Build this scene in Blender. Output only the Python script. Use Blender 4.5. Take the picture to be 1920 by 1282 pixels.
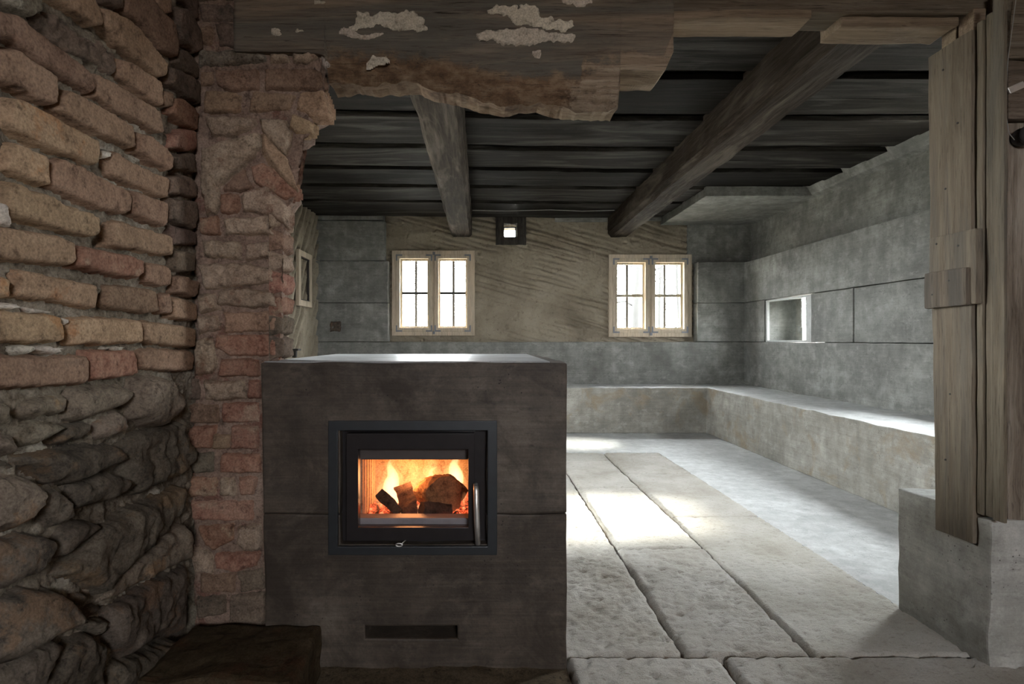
import bpy, bmesh, math, random
from mathutils import Vector, noise as mnoise

random.seed(7)
D = bpy.data
C = bpy.context.scene.collection
for o in list(D.objects):
    D.objects.remove(o)
scn = bpy.context.scene

# ------------------------------------------------------------------ camera, sky, sun, exposure
FPX, VX, VY, EYE = 1100.0, 903.0, 636.0, 1.0
cam_d = D.cameras.new('camera')
cam = D.objects.new('camera', cam_d)
C.objects.link(cam)
cam.location = (0, 0, EYE)
cam.rotation_euler = (math.pi / 2, 0, 0)
cam_d.sensor_width = 36.0
cam_d.lens = 36.0 * FPX / 1920.0
cam_d.shift_x = (960 - VX) / 1920.0
cam_d.shift_y = (VY - 641) / 1920.0
cam_d.clip_start = 0.05
scn.camera = cam

SKY = 105.0
SUN = 48.0
world = D.worlds.new('sky')
scn.world = world
world.use_nodes = True
wn = world.node_tree.nodes
wl = world.node_tree.links
bg = wn['Background']
wtc = wn.new('ShaderNodeTexCoord')
wsep = wn.new('ShaderNodeSeparateXYZ')
wr = wn.new('ShaderNodeValToRGB')
wl.new(wtc.outputs['Generated'], wsep.inputs[0])
wl.new(wsep.outputs['Z'], wr.inputs[0])
wr.color_ramp.elements[0].color = (.40, .40, .41, 1)
wr.color_ramp.elements[1].color = (0.92, 0.96, 1.0, 1)
wl.new(wr.outputs[0], bg.inputs[0])
bg.inputs[1].default_value = SKY

sun_d = D.lights.new('sun', 'SUN')
sun_d.energy = SUN
sun_d.angle = math.radians(9)
sun_d.color = (1.0, 0.95, 0.85)
sun = D.objects.new('sun', sun_d)
C.objects.link(sun)
sun.rotation_euler = Vector((-math.cos(math.radians(27)), -.05, -math.sin(math.radians(27)))).to_track_quat('-Z', 'Y').to_euler()


def portal(loc, facing, sx, sy):
    # importance-sampling portal lying in a real window opening (emits nothing itself)
    d = D.lights.new('window_portal', 'AREA')
    d.shape = 'RECTANGLE'
    d.size, d.size_y = sx, sy
    d.cycles.is_portal = True
    o = D.objects.new('window_portal', d)
    C.objects.link(o)
    o.location = loc
    o.rotation_euler = Vector(facing).to_track_quat('-Z', 'Y').to_euler()


portal((-.56, 7.3, 1.54), (0, -1, 0), 1.1, 1.1)
portal((1.97, 7.3, 1.51), (0, -1, 0), 1.1, 1.1)
portal((.34, 7.3, 2.28), (0, -1, 0), .25, .25)
portal((3.42, 3.5, 1.6), (-1, 0, 0), 1.1, 1.3)
portal((3.42, 5.83, 1.2), (-1, 0, 0), 1.1, .6)
portal((0.875, -2.75, 1.75), (0, 1, 0), 1.0, .75)
portal((-2.4, 3.25, 1.51), (1, 0, 0), 1.4, 1.2)

vs = scn.view_settings
vs.view_transform = 'Standard'
vs.look = 'None'
vs.gamma = 1.0
vs.use_curve_mapping = False
vs.exposure = -0.08
scn.cycles.max_bounces = 10
scn.cycles.diffuse_bounces = 6
scn.cycles.transparent_max_bounces = 16
scn.cycles.sample_clamp_indirect = 60.0
scn.cycles.caustics_reflective = False
scn.cycles.caustics_refractive = False


# ------------------------------------------------------------------ geometry helpers
def P(u, v, Y):
    return Vector(((u - VX) * Y / FPX, Y, EYE + (VY - v) * Y / FPX))


def PX(u, v, X):
    Y = X * FPX / (u - VX)
    return Vector((X, Y, EYE + (VY - v) * Y / FPX))


def nz(p, s=1.0, seed=0.0):
    return mnoise.noise(Vector((p[0] * s + seed * 7.31, p[1] * s - seed * 3.17, p[2] * s + seed * 1.73)))


def fbm(p, s=1.0, seed=0.0, o=3):
    a, t = 1.0, 0.0
    for i in range(o):
        t += a * nz(p, s * 2 ** i, seed + i)
        a *= .5
    return t


def tag(o, label=None, cat=None, group=None, kind=None):
    if label:
        o['label'] = label
    if cat:
        o['category'] = cat
    if group:
        o['group'] = group
    if kind:
        o['kind'] = kind
    return o


def link(name, me, mat, parent=None, smooth=False):
    if mat is not None:
        me.materials.append(mat)
    if smooth:
        for p in me.polygons:
            p.use_smooth = True
    o = D.objects.new(name, me)
    C.objects.link(o)
    if parent is not None:
        o.parent = parent
        o.matrix_parent_inverse = parent.matrix_world.inverted() if False else o.matrix_parent_inverse
    return o


def mk(name, vf, mat, parent=None, smooth=False):
    me = D.meshes.new(name)
    if isinstance(vf, bmesh.types.BMesh):
        vf.to_mesh(me)
        vf.free()
    else:
        me.from_pydata([tuple(v) for v in vf[0]], [], vf[1])
    me.update()
    return link(name, me, mat, parent, smooth)


def empty(name, label=None, cat=None, group=None, kind=None):
    # parents stay at the world origin so that children keep world coordinates
    o = D.objects.new(name, None)
    C.objects.link(o)
    return tag(o, label, cat, group, kind)


def jitter(bm, amp, scale, seed=0.0, edge=0.0):
    for v in bm.verts:
        p = v.co.copy()
        d = Vector((fbm(p, scale, seed), fbm(p, scale, seed + 11), fbm(p, scale, seed + 23)))
        v.co = p + d * amp


def cuts(bm, step):
    xs = [v.co for v in bm.verts]
    for ax in range(3):
        lo = min(v[ax] for v in xs)
        hi = max(v[ax] for v in xs)
        n = int((hi - lo) / step)
        if n < 1:
            continue
        for i in range(1, n + 1):
            t = lo + (hi - lo) * i / (n + 1)
            no = Vector((0, 0, 0))
            no[ax] = 1
            co = Vector((0, 0, 0))
            co[ax] = t
            bmesh.ops.bisect_plane(bm, geom=bm.verts[:] + bm.edges[:] + bm.faces[:], plane_co=co, plane_no=no)


def solid(xs, ys, zs, f, bevel=.004, step=0, amp=0, nscale=6.0, seed=0.0):
    """Solid made of grid cells: a cell exists where f(xc,yc,zc)."""
    bm = bmesh.new()
    vm = {}

    def V(i, j, k):
        if (i, j, k) not in vm:
            vm[(i, j, k)] = bm.verts.new((xs[i], ys[j], zs[k]))
        return vm[(i, j, k)]
    nx, ny, nzz = len(xs) - 1, len(ys) - 1, len(zs) - 1
    S = {}
    for i in range(nx):
        for j in range(ny):
            for k in range(nzz):
                S[(i, j, k)] = f((xs[i] + xs[i + 1]) / 2, (ys[j] + ys[j + 1]) / 2, (zs[k] + zs[k + 1]) / 2)

    def s(i, j, k):
        return S.get((i, j, k), False)
    for (i, j, k), on in S.items():
        if not on:
            continue
        if not s(i - 1, j, k):
            bm.faces.new((V(i, j, k), V(i, j, k + 1), V(i, j + 1, k + 1), V(i, j + 1, k)))
        if not s(i + 1, j, k):
            bm.faces.new((V(i + 1, j, k), V(i + 1, j + 1, k), V(i + 1, j + 1, k + 1), V(i + 1, j, k + 1)))
        if not s(i, j - 1, k):
            bm.faces.new((V(i, j, k), V(i + 1, j, k), V(i + 1, j, k + 1), V(i, j, k + 1)))
        if not s(i, j + 1, k):
            bm.faces.new((V(i, j + 1, k), V(i, j + 1, k + 1), V(i + 1, j + 1, k + 1), V(i + 1, j + 1, k)))
        if not s(i, j, k - 1):
            bm.faces.new((V(i, j, k), V(i, j + 1, k), V(i + 1, j + 1, k), V(i + 1, j, k)))
        if not s(i, j, k + 1):
            bm.faces.new((V(i, j, k + 1), V(i + 1, j, k + 1), V(i + 1, j + 1, k + 1), V(i, j + 1, k + 1)))
    if bevel:
        bm.normal_update()
        es = [e for e in bm.edges if len(e.link_faces) == 2 and e.calc_face_angle(0) > .5]
        bmesh.ops.bevel(bm, geom=es, offset=bevel, segments=2, affect='EDGES', profile=.6)
    if step:
        cuts(bm, step)
    if amp:
        jitter(bm, amp, nscale, seed)
    bmesh.ops.recalc_face_normals(bm, faces=bm.faces[:])
    return bm


def box(x0, x1, y0, y1, z0, z1, bevel=.004, step=0, amp=0, nscale=6.0, seed=0.0):
    return solid([x0, x1], [y0, y1], [z0, z1], lambda *a: True, bevel, step, amp, nscale, seed)


def holes(rects, ax):
    """predicate: not inside any rectangle given in the two axes ax"""
    def f(*p):
        a, b = p[ax[0]], p[ax[1]]
        return not any(r[0] < a < r[1] and r[2] < b < r[3] for r in rects)
    return f


def grid_cuts(lo, hi, rects, idx):
    s = {lo, hi}
    for r in rects:
        for q in (r[idx], r[idx + 1]):
            if lo < q < hi:
                s.add(q)
    return sorted(s)


def resample(pts, ds):
    out = []
    n = len(pts)
    for i in range(n):
        a, b = pts[i], pts[(i + 1) % n]
        m = max(1, int(round((b - a).length / ds)))
        for k in range(m):
            out.append(a.lerp(b, k / m))
    return out


def chaikin(pts):
    out = []
    n = len(pts)
    for i in range(n):
        a, b = pts[i], pts[(i + 1) % n]
        out += [a.lerp(b, .13), a.lerp(b, .87)]
    return out


def piece(name, pts, n, out, mat, parent, thick=.03, shoulder=.013, bulge=0.0, rough=.003, res=.006, edge=.004, R=.05, tilt=0.0, seed=None):
    """A brick, stone or plaster scab: relief over its outline on a wall plane with outward normal n,
    its rim sunk into the mortar behind."""
    seed = random.random() * 100 if seed is None else seed
    n = Vector(n).normalized()
    pts = [Vector(p) for p in pts]
    c = sum(pts, Vector()) / len(pts)
    b = (Vector((0, 0, 1)) - n * n.z).normalized()
    a = b.cross(n)
    q = [((p - c).dot(a), (p - c).dot(b)) for p in pts]
    E = list(zip(q, q[1:] + q[:1]))
    pad = 2 * res
    x0, x1 = min(x for x, y in q) - pad, max(x for x, y in q) + pad
    y0, y1 = min(y for x, y in q) - pad, max(y for x, y in q) + pad
    nx, ny = max(3, int((x1 - x0) / res)), max(3, int((y1 - y0) / res))

    def sd(x, y):
        ins = False
        m = 1e9
        for (ax, ay), (bx, by) in E:
            dx, dy = bx - ax, by - ay
            t = ((x - ax) * dx + (y - ay) * dy) / (dx * dx + dy * dy + 1e-12)
            t = 0.0 if t < 0 else 1.0 if t > 1 else t
            ex, ey = x - ax - dx * t, y - ay - dy * t
            d = ex * ex + ey * ey
            if d < m:
                m = d
            if (ay > y) != (by > y) and x < ax + (y - ay) * dx / dy:
                ins = not ins
        m = math.sqrt(m)
        return m if ins else -m
    tx, ty = (random.random() - .5) * tilt, (random.random() - .5) * tilt
    V, ok = [], []
    for jy in range(ny + 1):
        for ix in range(nx + 1):
            x, y = x0 + (x1 - x0) * ix / nx, y0 + (y1 - y0) * jy / ny
            d = sd(x, y)
            ok.append(d > -pad * .75)
            d += edge * (fbm((x, y, 0), 28, seed) + .5 * nz((x, y, 2), 85, seed)) - .001
            t = max(0.0, min(1.0, (d + .003) / shoulder))
            h = -thick + (thick + out) * (1 - (1 - t) ** 2.4)
            if bulge:
                t2 = max(0.0, min(1.0, d / R))
                h += bulge * (math.sqrt(1 - (1 - t2) ** 2) + .35 * t2 * fbm((x, y, 9), 8, seed))
            h += (x * tx + y * ty) * t + t * rough * (1.5 * fbm((x, y, 0), 20, seed + 3) + .8 * nz((x, y, 5), 95, seed))
            V.append(c + a * x + b * y + n * h)
    F = []
    W = nx + 1
    for jy in range(ny):
        for ix in range(nx):
            k = jy * W + ix
            if ok[k] or ok[k + 1] or ok[k + W] or ok[k + W + 1]:
                F.append((k, k + 1, k + W + 1, k + W))
    used = sorted({i for f in F for i in f})
    ren = {i: k for k, i in enumerate(used)}
    return mk(name, ([V[i] for i in used], [tuple(ren[i] for i in f) for f in F]), mat, parent, True)


def grid(name, f, nu, nv, mat, parent=None, skip=None, smooth=True):
    """heightfield sheet: f(i/nu, j/nv) -> point"""
    V = [f(i / nu, j / nv) for j in range(nv + 1) for i in range(nu + 1)]
    F = []
    for j in range(nv):
        for i in range(nu):
            if skip and skip((i + .5) / nu, (j + .5) / nv):
                continue
            a = j * (nu + 1) + i
            F.append((a, a + 1, a + nu + 2, a + nu + 1))
    return mk(name, (V, F), mat, parent, smooth)


def tube(pts, rads, seg=8, cap=True):
    V, F = [], []
    pts = [Vector(p) for p in pts]
    n = len(pts)
    if not hasattr(rads, '__len__'):
        rads = [rads] * n
    ref = None
    for i, p in enumerate(pts):
        t = (pts[min(i + 1, n - 1)] - pts[max(i - 1, 0)]).normalized()
        if ref is None:
            ref = t.orthogonal().normalized()
        u = (ref - t * ref.dot(t)).normalized()
        ref = u
        w = t.cross(u)
        for k in range(seg):
            a = 2 * math.pi * k / seg
            V.append(p + (u * math.cos(a) + w * math.sin(a)) * rads[i])
    for i in range(n - 1):
        for k in range(seg):
            k2 = (k + 1) % seg
            F.append((i * seg + k, i * seg + k2, (i + 1) * seg + k2, (i + 1) * seg + k))
    if cap:
        F.append(tuple(reversed(range(seg))))
        F.append(tuple(range((n - 1) * seg, n * seg)))
    return V, F


def lathe(profile, origin, axis, seg=20):
    """profile: (radius, distance along axis)"""
    axis = Vector(axis).normalized()
    u = axis.orthogonal().normalized()
    w = axis.cross(u)
    V, F = [], []
    for r, h in profile:
        for k in range(seg):
            a = 2 * math.pi * k / seg
            V.append(Vector(origin) + axis * h + (u * math.cos(a) + w * math.sin(a)) * r)
    for i in range(len(profile) - 1):
        for k in range(seg):
            k2 = (k + 1) % seg
            F.append((i * seg + k, i * seg + k2, (i + 1) * seg + k2, (i + 1) * seg + k))
    F.append(tuple(reversed(range(seg))))
    F.append(tuple(range((len(profile) - 1) * seg, len(profile) * seg)))
    return V, F


def join(*vfs):
    V, F = [], []
    for v, f in vfs:
        o = len(V)
        V += list(v)
        F += [tuple(i + o for i in q) for q in f]
    return V, F


# ------------------------------------------------------------------ materials
class M:
    def __init__(s, name, rough=.85, spec=.25):
        s.m = D.materials.new(name)
        s.m.use_nodes = True
        s.nt = s.m.node_tree
        s.b = s.nt.nodes['Principled BSDF']
        s.b.inputs['Roughness'].default_value = rough
        s.b.inputs['Specular IOR Level'].default_value = spec
        s.tc = s.n('ShaderNodeTexCoord')

    def n(s, t, **kw):
        x = s.nt.nodes.new(t)
        for k, v in kw.items():
            setattr(x, k, v)
        return x

    def l(s, a, b):
        s.nt.links.new(a, b)

    def noise(s, scale, stretch=(1, 1, 1), detail=6, rough=.6, dist=0.0, rot=(0, 0, 0)):
        mp = s.n('ShaderNodeMapping')
        mp.inputs['Scale'].default_value = stretch
        mp.inputs['Rotation'].default_value = rot
        s.l(s.tc.outputs['Object'], mp.inputs['Vector'])
        t = s.n('ShaderNodeTexNoise')
        t.inputs['Scale'].default_value = scale
        t.inputs['Detail'].default_value = detail
        t.inputs['Roughness'].default_value = rough
        t.inputs['Distortion'].default_value = dist
        s.l(mp.outputs[0], t.inputs['Vector'])
        return t.outputs['Fac']

    def voro(s, scale, stretch=(1, 1, 1), feature='F1'):
        mp = s.n('ShaderNodeMapping')
        mp.inputs['Scale'].default_value = stretch
        s.l(s.tc.outputs['Object'], mp.inputs['Vector'])
        t = s.n('ShaderNodeTexVoronoi', feature=feature)
        t.inputs['Scale'].default_value = scale
        s.l(mp.outputs[0], t.inputs['Vector'])
        return t.outputs['Distance']

    def ramp(s, fac, stops):
        r = s.n('ShaderNodeValToRGB')
        e = r.color_ramp.elements
        while len(e) > 1:
            e.remove(e[-1])
        for i, (p, c) in enumerate(stops):
            x = e[0] if i == 0 else e.new(p)
            x.position = p
            x.color = (c, c, c, 1) if not hasattr(c, '__len__') else (*c, 1)
        s.l(fac, r.inputs[0])
        return r.outputs[0]

    def mix(s, fac, a, b, mode='MIX'):
        m = s.n('ShaderNodeMix', data_type='RGBA', blend_type=mode)
        for ix, v in ((0, fac), (6, a), (7, b)):
            sock = m.inputs[ix]
            if hasattr(v, 'is_output'):
                s.l(v, sock)
            elif hasattr(v, '__len__'):
                sock.default_value = (*v, 1)
            else:
                sock.default_value = v if ix == 0 else (v, v, v, 1)
        return m.outputs[2]

    def rand(s, col, amt=.35, hue=.02):
        oi = s.n('ShaderNodeObjectInfo')
        h = s.n('ShaderNodeHueSaturation')
        mr = s.n('ShaderNodeMapRange')
        mr.inputs[3].default_value = 1 - amt
        mr.inputs[4].default_value = 1 + amt
        s.l(oi.outputs['Random'], mr.inputs[0])
        s.l(mr.outputs[0], h.inputs['Value'])
        m2 = s.n('ShaderNodeMath', operation='MULTIPLY_ADD')
        fr = s.n('ShaderNodeMath', operation='FRACT')
        m7 = s.n('ShaderNodeMath', operation='MULTIPLY')
        s.l(oi.outputs['Random'], m7.inputs[0])
        m7.inputs[1].default_value = 7.77
        s.l(m7.outputs[0], fr.inputs[0])
        s.l(fr.outputs[0], m2.inputs[0])
        m2.inputs[1].default_value = hue * 2
        m2.inputs[2].default_value = .5 - hue
        s.l(m2.outputs[0], h.inputs['Hue'])
        s.l(col, h.inputs['Color'])
        return h.outputs[0]

    def add(s, *vals):
        cur = None
        for v, w in vals:
            mm = s.n('ShaderNodeMath', operation='MULTIPLY')
            s.l(v, mm.inputs[0])
            mm.inputs[1].default_value = w
            if cur is None:
                cur = mm.outputs[0]
            else:
                a = s.n('ShaderNodeMath', operation='ADD')
                s.l(cur, a.inputs[0])
                s.l(mm.outputs[0], a.inputs[1])
                cur = a.outputs[0]
        return cur

    def bump(s, h, strength=.5, dist=.01):
        b = s.n('ShaderNodeBump')
        b.inputs['Strength'].default_value = strength
        b.inputs['Distance'].default_value = dist
        s.l(h, b.inputs['Height'])
        s.l(b.outputs[0], s.b.inputs['Normal'])

    def color(s, c):
        if hasattr(c, 'is_output'):
            s.l(c, s.b.inputs['Base Color'])
        else:
            s.b.inputs['Base Color'].default_value = (*c, 1)
        return s


def masonry(name, dark, mid, light, amt=.3, spots=None, hue=.015, bump=.8):
    m = M(name, .93, .12)
    n1 = m.noise(9, detail=8, rough=.65)
    n2 = m.noise(45, detail=6, rough=.7)
    n3 = m.noise(170, detail=4)
    col = m.ramp(n1, [(.3, dark), (.5, mid), (.72, light)])
    col = m.mix(m.ramp(n2, [(.35, .0), (.75, .55)]), col, tuple(x * 1.35 for x in light))
    col = m.mix(m.ramp(n2, [(.28, .7), (.42, 0.0)]), col, tuple(x * .5 for x in dark))
    if spots:
        n4 = m.noise(6, detail=7, rough=.7)
        col = m.mix(m.ramp(n4, [(.56, 0.0), (.62, .85)]), col, spots)
    col = m.mix(.8, col, m.ramp(n3, [(.30, .55), (.5, .95), (.70, 1.3)]), 'MULTIPLY')
    n6 = m.noise(26, detail=9, rough=.75)
    col = m.mix(m.ramp(n6, [(.33, .75), (.44, 0.0)]), col, tuple(x * .4 for x in dark))
    m.color(m.rand(col, amt, hue))
    m.bump(m.add((n1, .3), (n2, .35), (n6, .5), (n3, .22)), bump * .6, .010)
    return m.m


BR_T = masonry('brick_tan', (.145, .093, .062), (.25, .162, .11), (.335, .23, .161), .18, hue=.008)
BR_Y = masonry('brick_buff', (.172, .113, .071), (.28, .191, .122), (.36, .256, .168), .14, (.32, .17, .085), hue=.008)
BR_B = masonry('brick_brown', (.122, .076, .052), (.205, .132, .091), (.285, .195, .14), .16, hue=.008)
BR_R = masonry('brick_red', (.14, .06, .042), (.23, .115, .08), (.30, .19, .14), .15, (.33, .235, .17), hue=.008)
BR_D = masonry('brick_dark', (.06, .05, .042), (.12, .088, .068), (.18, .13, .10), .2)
BR_P = masonry('old_plaster', (.16, .11, .078), (.28, .205, .15), (.42, .33, .25), .08, (.20, .115, .08), hue=.004, bump=1.3)
MORTAR_P = masonry('smeared_mortar', (.10, .07, .05), (.185, .13, .095), (.31, .235, .178), .02, (.16, .085, .058), bump=1.2)
ST_G = masonry('rubble_stone', (.075, .06, .047), (.15, .12, .092), (.235, .193, .15), .22, (.23, .15, .09), hue=.01)
ST_D = masonry('rubble_stone_dark', (.036, .03, .025), (.082, .066, .052), (.145, .12, .095), .2, (.15, .10, .065), hue=.01)
MORTAR = masonry('lime_mortar', (.06, .046, .032), (.125, .098, .072), (.25, .215, .175), .05, (.33, .295, .245), bump=1.0)
MORTAR_L = masonry('pale_mortar', (.26, .22, .18), (.42, .37, .31), (.58, .53, .46), .1, bump=1.0)
MOSS = masonry('mossy_stone', (.018, .013, .007), (.038, .028, .014), (.075, .055, .033), .1, (.06, .034, .018))
EARTH = masonry('packed_earth', (.045, .033, .02), (.085, .063, .04), (.14, .11, .075), .1)


def concrete(name, dark, mid, light, grain=.35, rough=.7, spec=.3, pores=True, amt=.06, stain=None):
    m = M(name, rough, spec)
    n1 = m.noise(1.7, (1, 1, 1.3), detail=8, rough=.62, dist=.6)
    n2 = m.noise(9, detail=8, rough=.7)
    g = m.noise(1.0, (3, 3, 75), detail=5, rough=.65, dist=.3)
    f = m.noise(160, detail=3)
    drip = m.noise(1.0, (14, 14, 1.2), detail=5, rough=.6)
    col = m.ramp(n1, [(.30, dark), (.5, mid), (.68, light)])
    col = m.mix(m.ramp(n2, [(.38, .6), (.62, 0.0)]), col, tuple(x * .8 for x in dark))
    col = m.mix(grain, col, m.ramp(g, [(.3, .55), (.7, 1.15)]), 'MULTIPLY')
    col = m.mix(.30, col, m.ramp(drip, [(.35, .6), (.65, 1.2)]), 'MULTIPLY')
    n7 = m.noise(10, (1, 1, 1.4), detail=10, rough=.75, dist=.3)
    col = m.mix(m.ramp(n7, [(.53, 0.0), (.66, .28)]), col, tuple(min(1, x * 1.25) for x in light))
    n8 = m.noise(15, (1, 1, 2.6), detail=10, rough=.76)
    col = m.mix(m.ramp(n8, [(.34, .6), (.44, 0.0)]), col, tuple(x * .6 for x in dark))
    if stain:
        n5 = m.noise(3.1, detail=9, rough=.68, dist=.8)
        col = m.mix(m.ramp(n5, [(.52, 0.0), (.64, .8)]), col, stain)
    col = m.mix(.35, col, m.ramp(f, [(.3, .6), (.7, 1.1)]), 'MULTIPLY')
    h = m.add((g, .5), (n2, .5), (f, .15))
    if pores:
        v = m.voro(55, (1, 1, 1))
        pm = m.noise(5, detail=2)
        hole = m.ramp(v, [(.10, 1.0), (.17, 0.0)])
        msk = m.ramp(pm, [(.5, 0.0), (.62, 1.0)])
        hole = m.mix(1.0, hole, msk, 'MULTIPLY')
        col = m.mix(hole, col, tuple(x * .35 for x in dark))
    m.color(m.rand(col, amt, .004))
    m.bump(h, .35, .008)
    return m.m


CON_W = concrete('board_marked_concrete', (.155, .153, .14), (.27, .27, .25), (.40, .40, .377))
CON_B = concrete('bench_concrete', (.24, .225, .195), (.34, .32, .285), (.44, .425, .39), stain=(.25, .20, .14))
CON_S = concrete('stove_concrete', (.042, .031, .023), (.095, .074, .057), (.155, .126, .10), .6, .62, .35, stain=(.03, .021, .015))
CON_P = concrete('plinth_concrete', (.30, .29, .265), (.43, .42, .39), (.55, .545, .515), .3)
SCREED = concrete('screed_and_lit_bench_top', (.42, .42, .415), (.55, .55, .55), (.66, .66, .66), .15, .5, .4)
CON_TOP_LIT = concrete('smooth_lit_concrete', (.30, .30, .30), (.40, .40, .41), (.5, .5, .51), .1, .45, .5)  # smooth finish, paler than the body to carry the light on the stove top

m = M('floor_stone', .75, .3)
n1 = m.noise(3, detail=8, rough=.65)
n2 = m.noise(38, (1, 1.6, 1), detail=7, rough=.7)
n3 = m.noise(240, detail=3)
col = m.ramp(n1, [(.3, (.345, .31, .262)), (.5, (.455, .425, .378)), (.7, (.55, .525, .485))])
col = m.mix(m.ramp(n2, [(.30, .75), (.45, 0.0)]), col, (.20, .165, .125))
col = m.mix(.4, col, m.ramp(n3, [(.3, .6), (.7, 1.1)]), 'MULTIPLY')
m.color(m.rand(col, .1, .004))
m.bump(m.add((n2, .8), (n3, .2)), .8, .012)
SLAB = m.m

m = M('clay_plaster', .95, .1)
n1 = m.noise(2.2, detail=8, rough=.65, dist=.4)
n2 = m.noise(24, detail=7, rough=.7)
n3 = m.noise(200, detail=3)
col = m.ramp(n1, [(.3, (.22, .185, .14)), (.5, (.325, .28, .215)), (.7, (.40, .35, .28))])
col = m.mix(m.ramp(n2, [(.30, .7), (.44, 0.0)]), col, (.13, .10, .08))
col = m.mix(.4, col, m.ramp(n3, [(.3, .6), (.7, 1.1)]), 'MULTIPLY')
m.color(col)
m.bump(m.add((n2, .7), (n3, .2)), .8, .015)
CLAY = m.m


def wood(name, dark, mid, light, axis, rough=.8, amt=.15, streak=.5, grey=None, fine=1.0):
    st = {'X': (1, 22, 22), 'Y': (22, 1, 22), 'Z': (22, 22, 1)}[axis]
    st2 = {'X': (.6, 4, 4), 'Y': (4, .6, 4), 'Z': (4, 4, .6)}[axis]
    m = M(name, rough, .06)
    g = m.noise(2.4 * fine, st, detail=7, rough=.68, dist=.5)
    g2 = m.noise(9 * fine, st, detail=5, rough=.7)
    b = m.noise(1.8, st2, detail=7, rough=.6, dist=.7)
    col = m.ramp(g, [(.30, dark), (.5, mid), (.70, light)])
    col = m.mix(m.ramp(g2, [(.30, .8), (.46, 0.0)]), col, tuple(x * .4 for x in dark))
    if grey:
        col = m.mix(m.ramp(b, [(.50, 0.0), (.64, streak)]), col, grey)
    col = m.mix(.55, col, m.ramp(b, [(.3, .5), (.65, 1.15)]), 'MULTIPLY')
    m.color(m.rand(col, amt, .006))
    m.bump(m.add((g, .5), (g2, .5)), .7, .008)
    return m.m


W_CEIL = wood('ceiling_board_wood', (.008, .0065, .0055), (.017, .0145, .0125), (.038, .033, .029), 'X', .7, .3, .5, (.085, .08, .074))
W_BEAM = wood('beam_wood', (.026, .021, .017), (.06, .049, .04), (.115, .095, .078), 'Y', .8, .1, .6, (.2, .172, .148))
W_BEAM2 = wood('brown_beam_wood', (.016, .011, .008), (.036, .026, .02), (.08, .062, .05), 'Y', .75, .1, .5, (.125, .108, .092))
W_LINT = wood('lintel_wood', (.075, .057, .042), (.155, .122, .092), (.235, .19, .148), 'X', .85, .1, .5, (.115, .108, .095))


def lintel_wood():
    m = M('lintel_beam_wood', .88, .15)
    st = (1, 22, 22)
    g = m.noise(2.4, st, detail=7, rough=.68, dist=.5)
    g2 = m.noise(9, st, detail=5, rough=.7)
    b = m.noise(1.8, (.6, 4, 4), detail=8, rough=.65, dist=.7)
    sp = m.noise(14, (1, 1, 1.8), detail=8, rough=.7)
    att = m.n('ShaderNodeAttribute')
    att.attribute_name = 'wear'
    sep = m.n('ShaderNodeSeparateColor')
    m.l(att.outputs['Color'], sep.inputs[0])
    base = m.ramp(g, [(.30, (.10, .077, .057)), (.5, (.205, .165, .128)), (.70, (.32, .265, .21))])
    base = m.mix(m.ramp(b, [(.46, 0.0), (.6, .75)]), base, (.12, .115, .10))
    base = m.mix(m.ramp(b, [(.36, .5), (.46, 0.0)]), base, (.33, .25, .18))
    rot = m.ramp(sp, [(.32, (.07, .042, .026)), (.48, (.19, .12, .072)), (.66, (.31, .225, .15))])
    cut = m.ramp(g, [(.3, (.19, .135, .092)), (.5, (.31, .235, .168)), (.7, (.42, .34, .25))])
    fr = m.add((sep.outputs[0], 1.0), (sp, 1.2))
    fc = m.add((sep.outputs[1], 1.0), (sp, 1.2))
    mr = m.n('ShaderNodeMapRange')
    mr.inputs[1].default_value, mr.inputs[2].default_value = 1.0, 1.25
    m.l(fr, mr.inputs[0])
    col = m.mix(mr.outputs[0], base, rot)
    mc = m.n('ShaderNodeMapRange')
    mc.inputs[1].default_value, mc.inputs[2].default_value = 1.0, 1.2
    m.l(fc, mc.inputs[0])
    col = m.mix(mc.outputs[0], col, cut)
    col = m.mix(m.ramp(g2, [(.30, .7), (.46, 0.0)]), col, (.04, .03, .022))
    ck = m.noise(3.2, (1, 34, 34), detail=8, rough=.72, dist=.3)
    col = m.mix(m.ramp(ck, [(.34, .85), (.40, 0.0)]), col, (.03, .022, .016))
    col = m.mix(m.ramp(ck, [(.60, 0.0), (.72, .4)]), col, (.42, .34, .26))
    m.color(col)
    m.bump(m.add((g, .5), (g2, .5), (sp, .6)), .8, .012)
    return m.m


W_LINT3 = lintel_wood()
W_ROT = wood('rotten_wood', (.09, .055, .033), (.20, .13, .08), (.31, .225, .15), 'X', .9, .1, .6, (.10, .06, .035), .7)
W_CUT = wood('fresh_cut_wood', (.165, .118, .082), (.28, .21, .15), (.38, .30, .222), 'X', .8, .1, .6, (.19, .138, .095))
W_POST = wood('post_wood', (.135, .107, .079), (.185, .15, .113), (.235, .195, .15), 'Z', .8, .1, .8, (.085, .079, .07))
W_PLANK = wood('old_plank_wood', (.10, .08, .06), (.19, .155, .12), (.30, .26, .21), 'Z', .85, .15, .7, (.30, .27, .225))
W_WIN = wood('window_wood', (.46, .38, .29), (.58, .49, .38), (.66, .575, .46), 'Z', .6, .05, .2, (.5, .38, .26))
W_SCAB = masonry('lime_scab', (.36, .30, .235), (.50, .435, .35), (.60, .54, .45), .08, bump=.5)


def plain(name, col, rough=.5, metal=0.0, spec=.5, bump=0.0, bscale=80):
    m = M(name, rough, spec)
    m.b.inputs['Metallic'].default_value = metal
    n = m.noise(bscale * .3, detail=5)
    m.color(m.mix(.5, col, m.ramp(n, [(.3, .7), (.7, 1.2)]), 'MULTIPLY'))
    if bump:
        m.bump(m.noise(bscale, detail=4), bump, .003)
    return m.m


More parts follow.
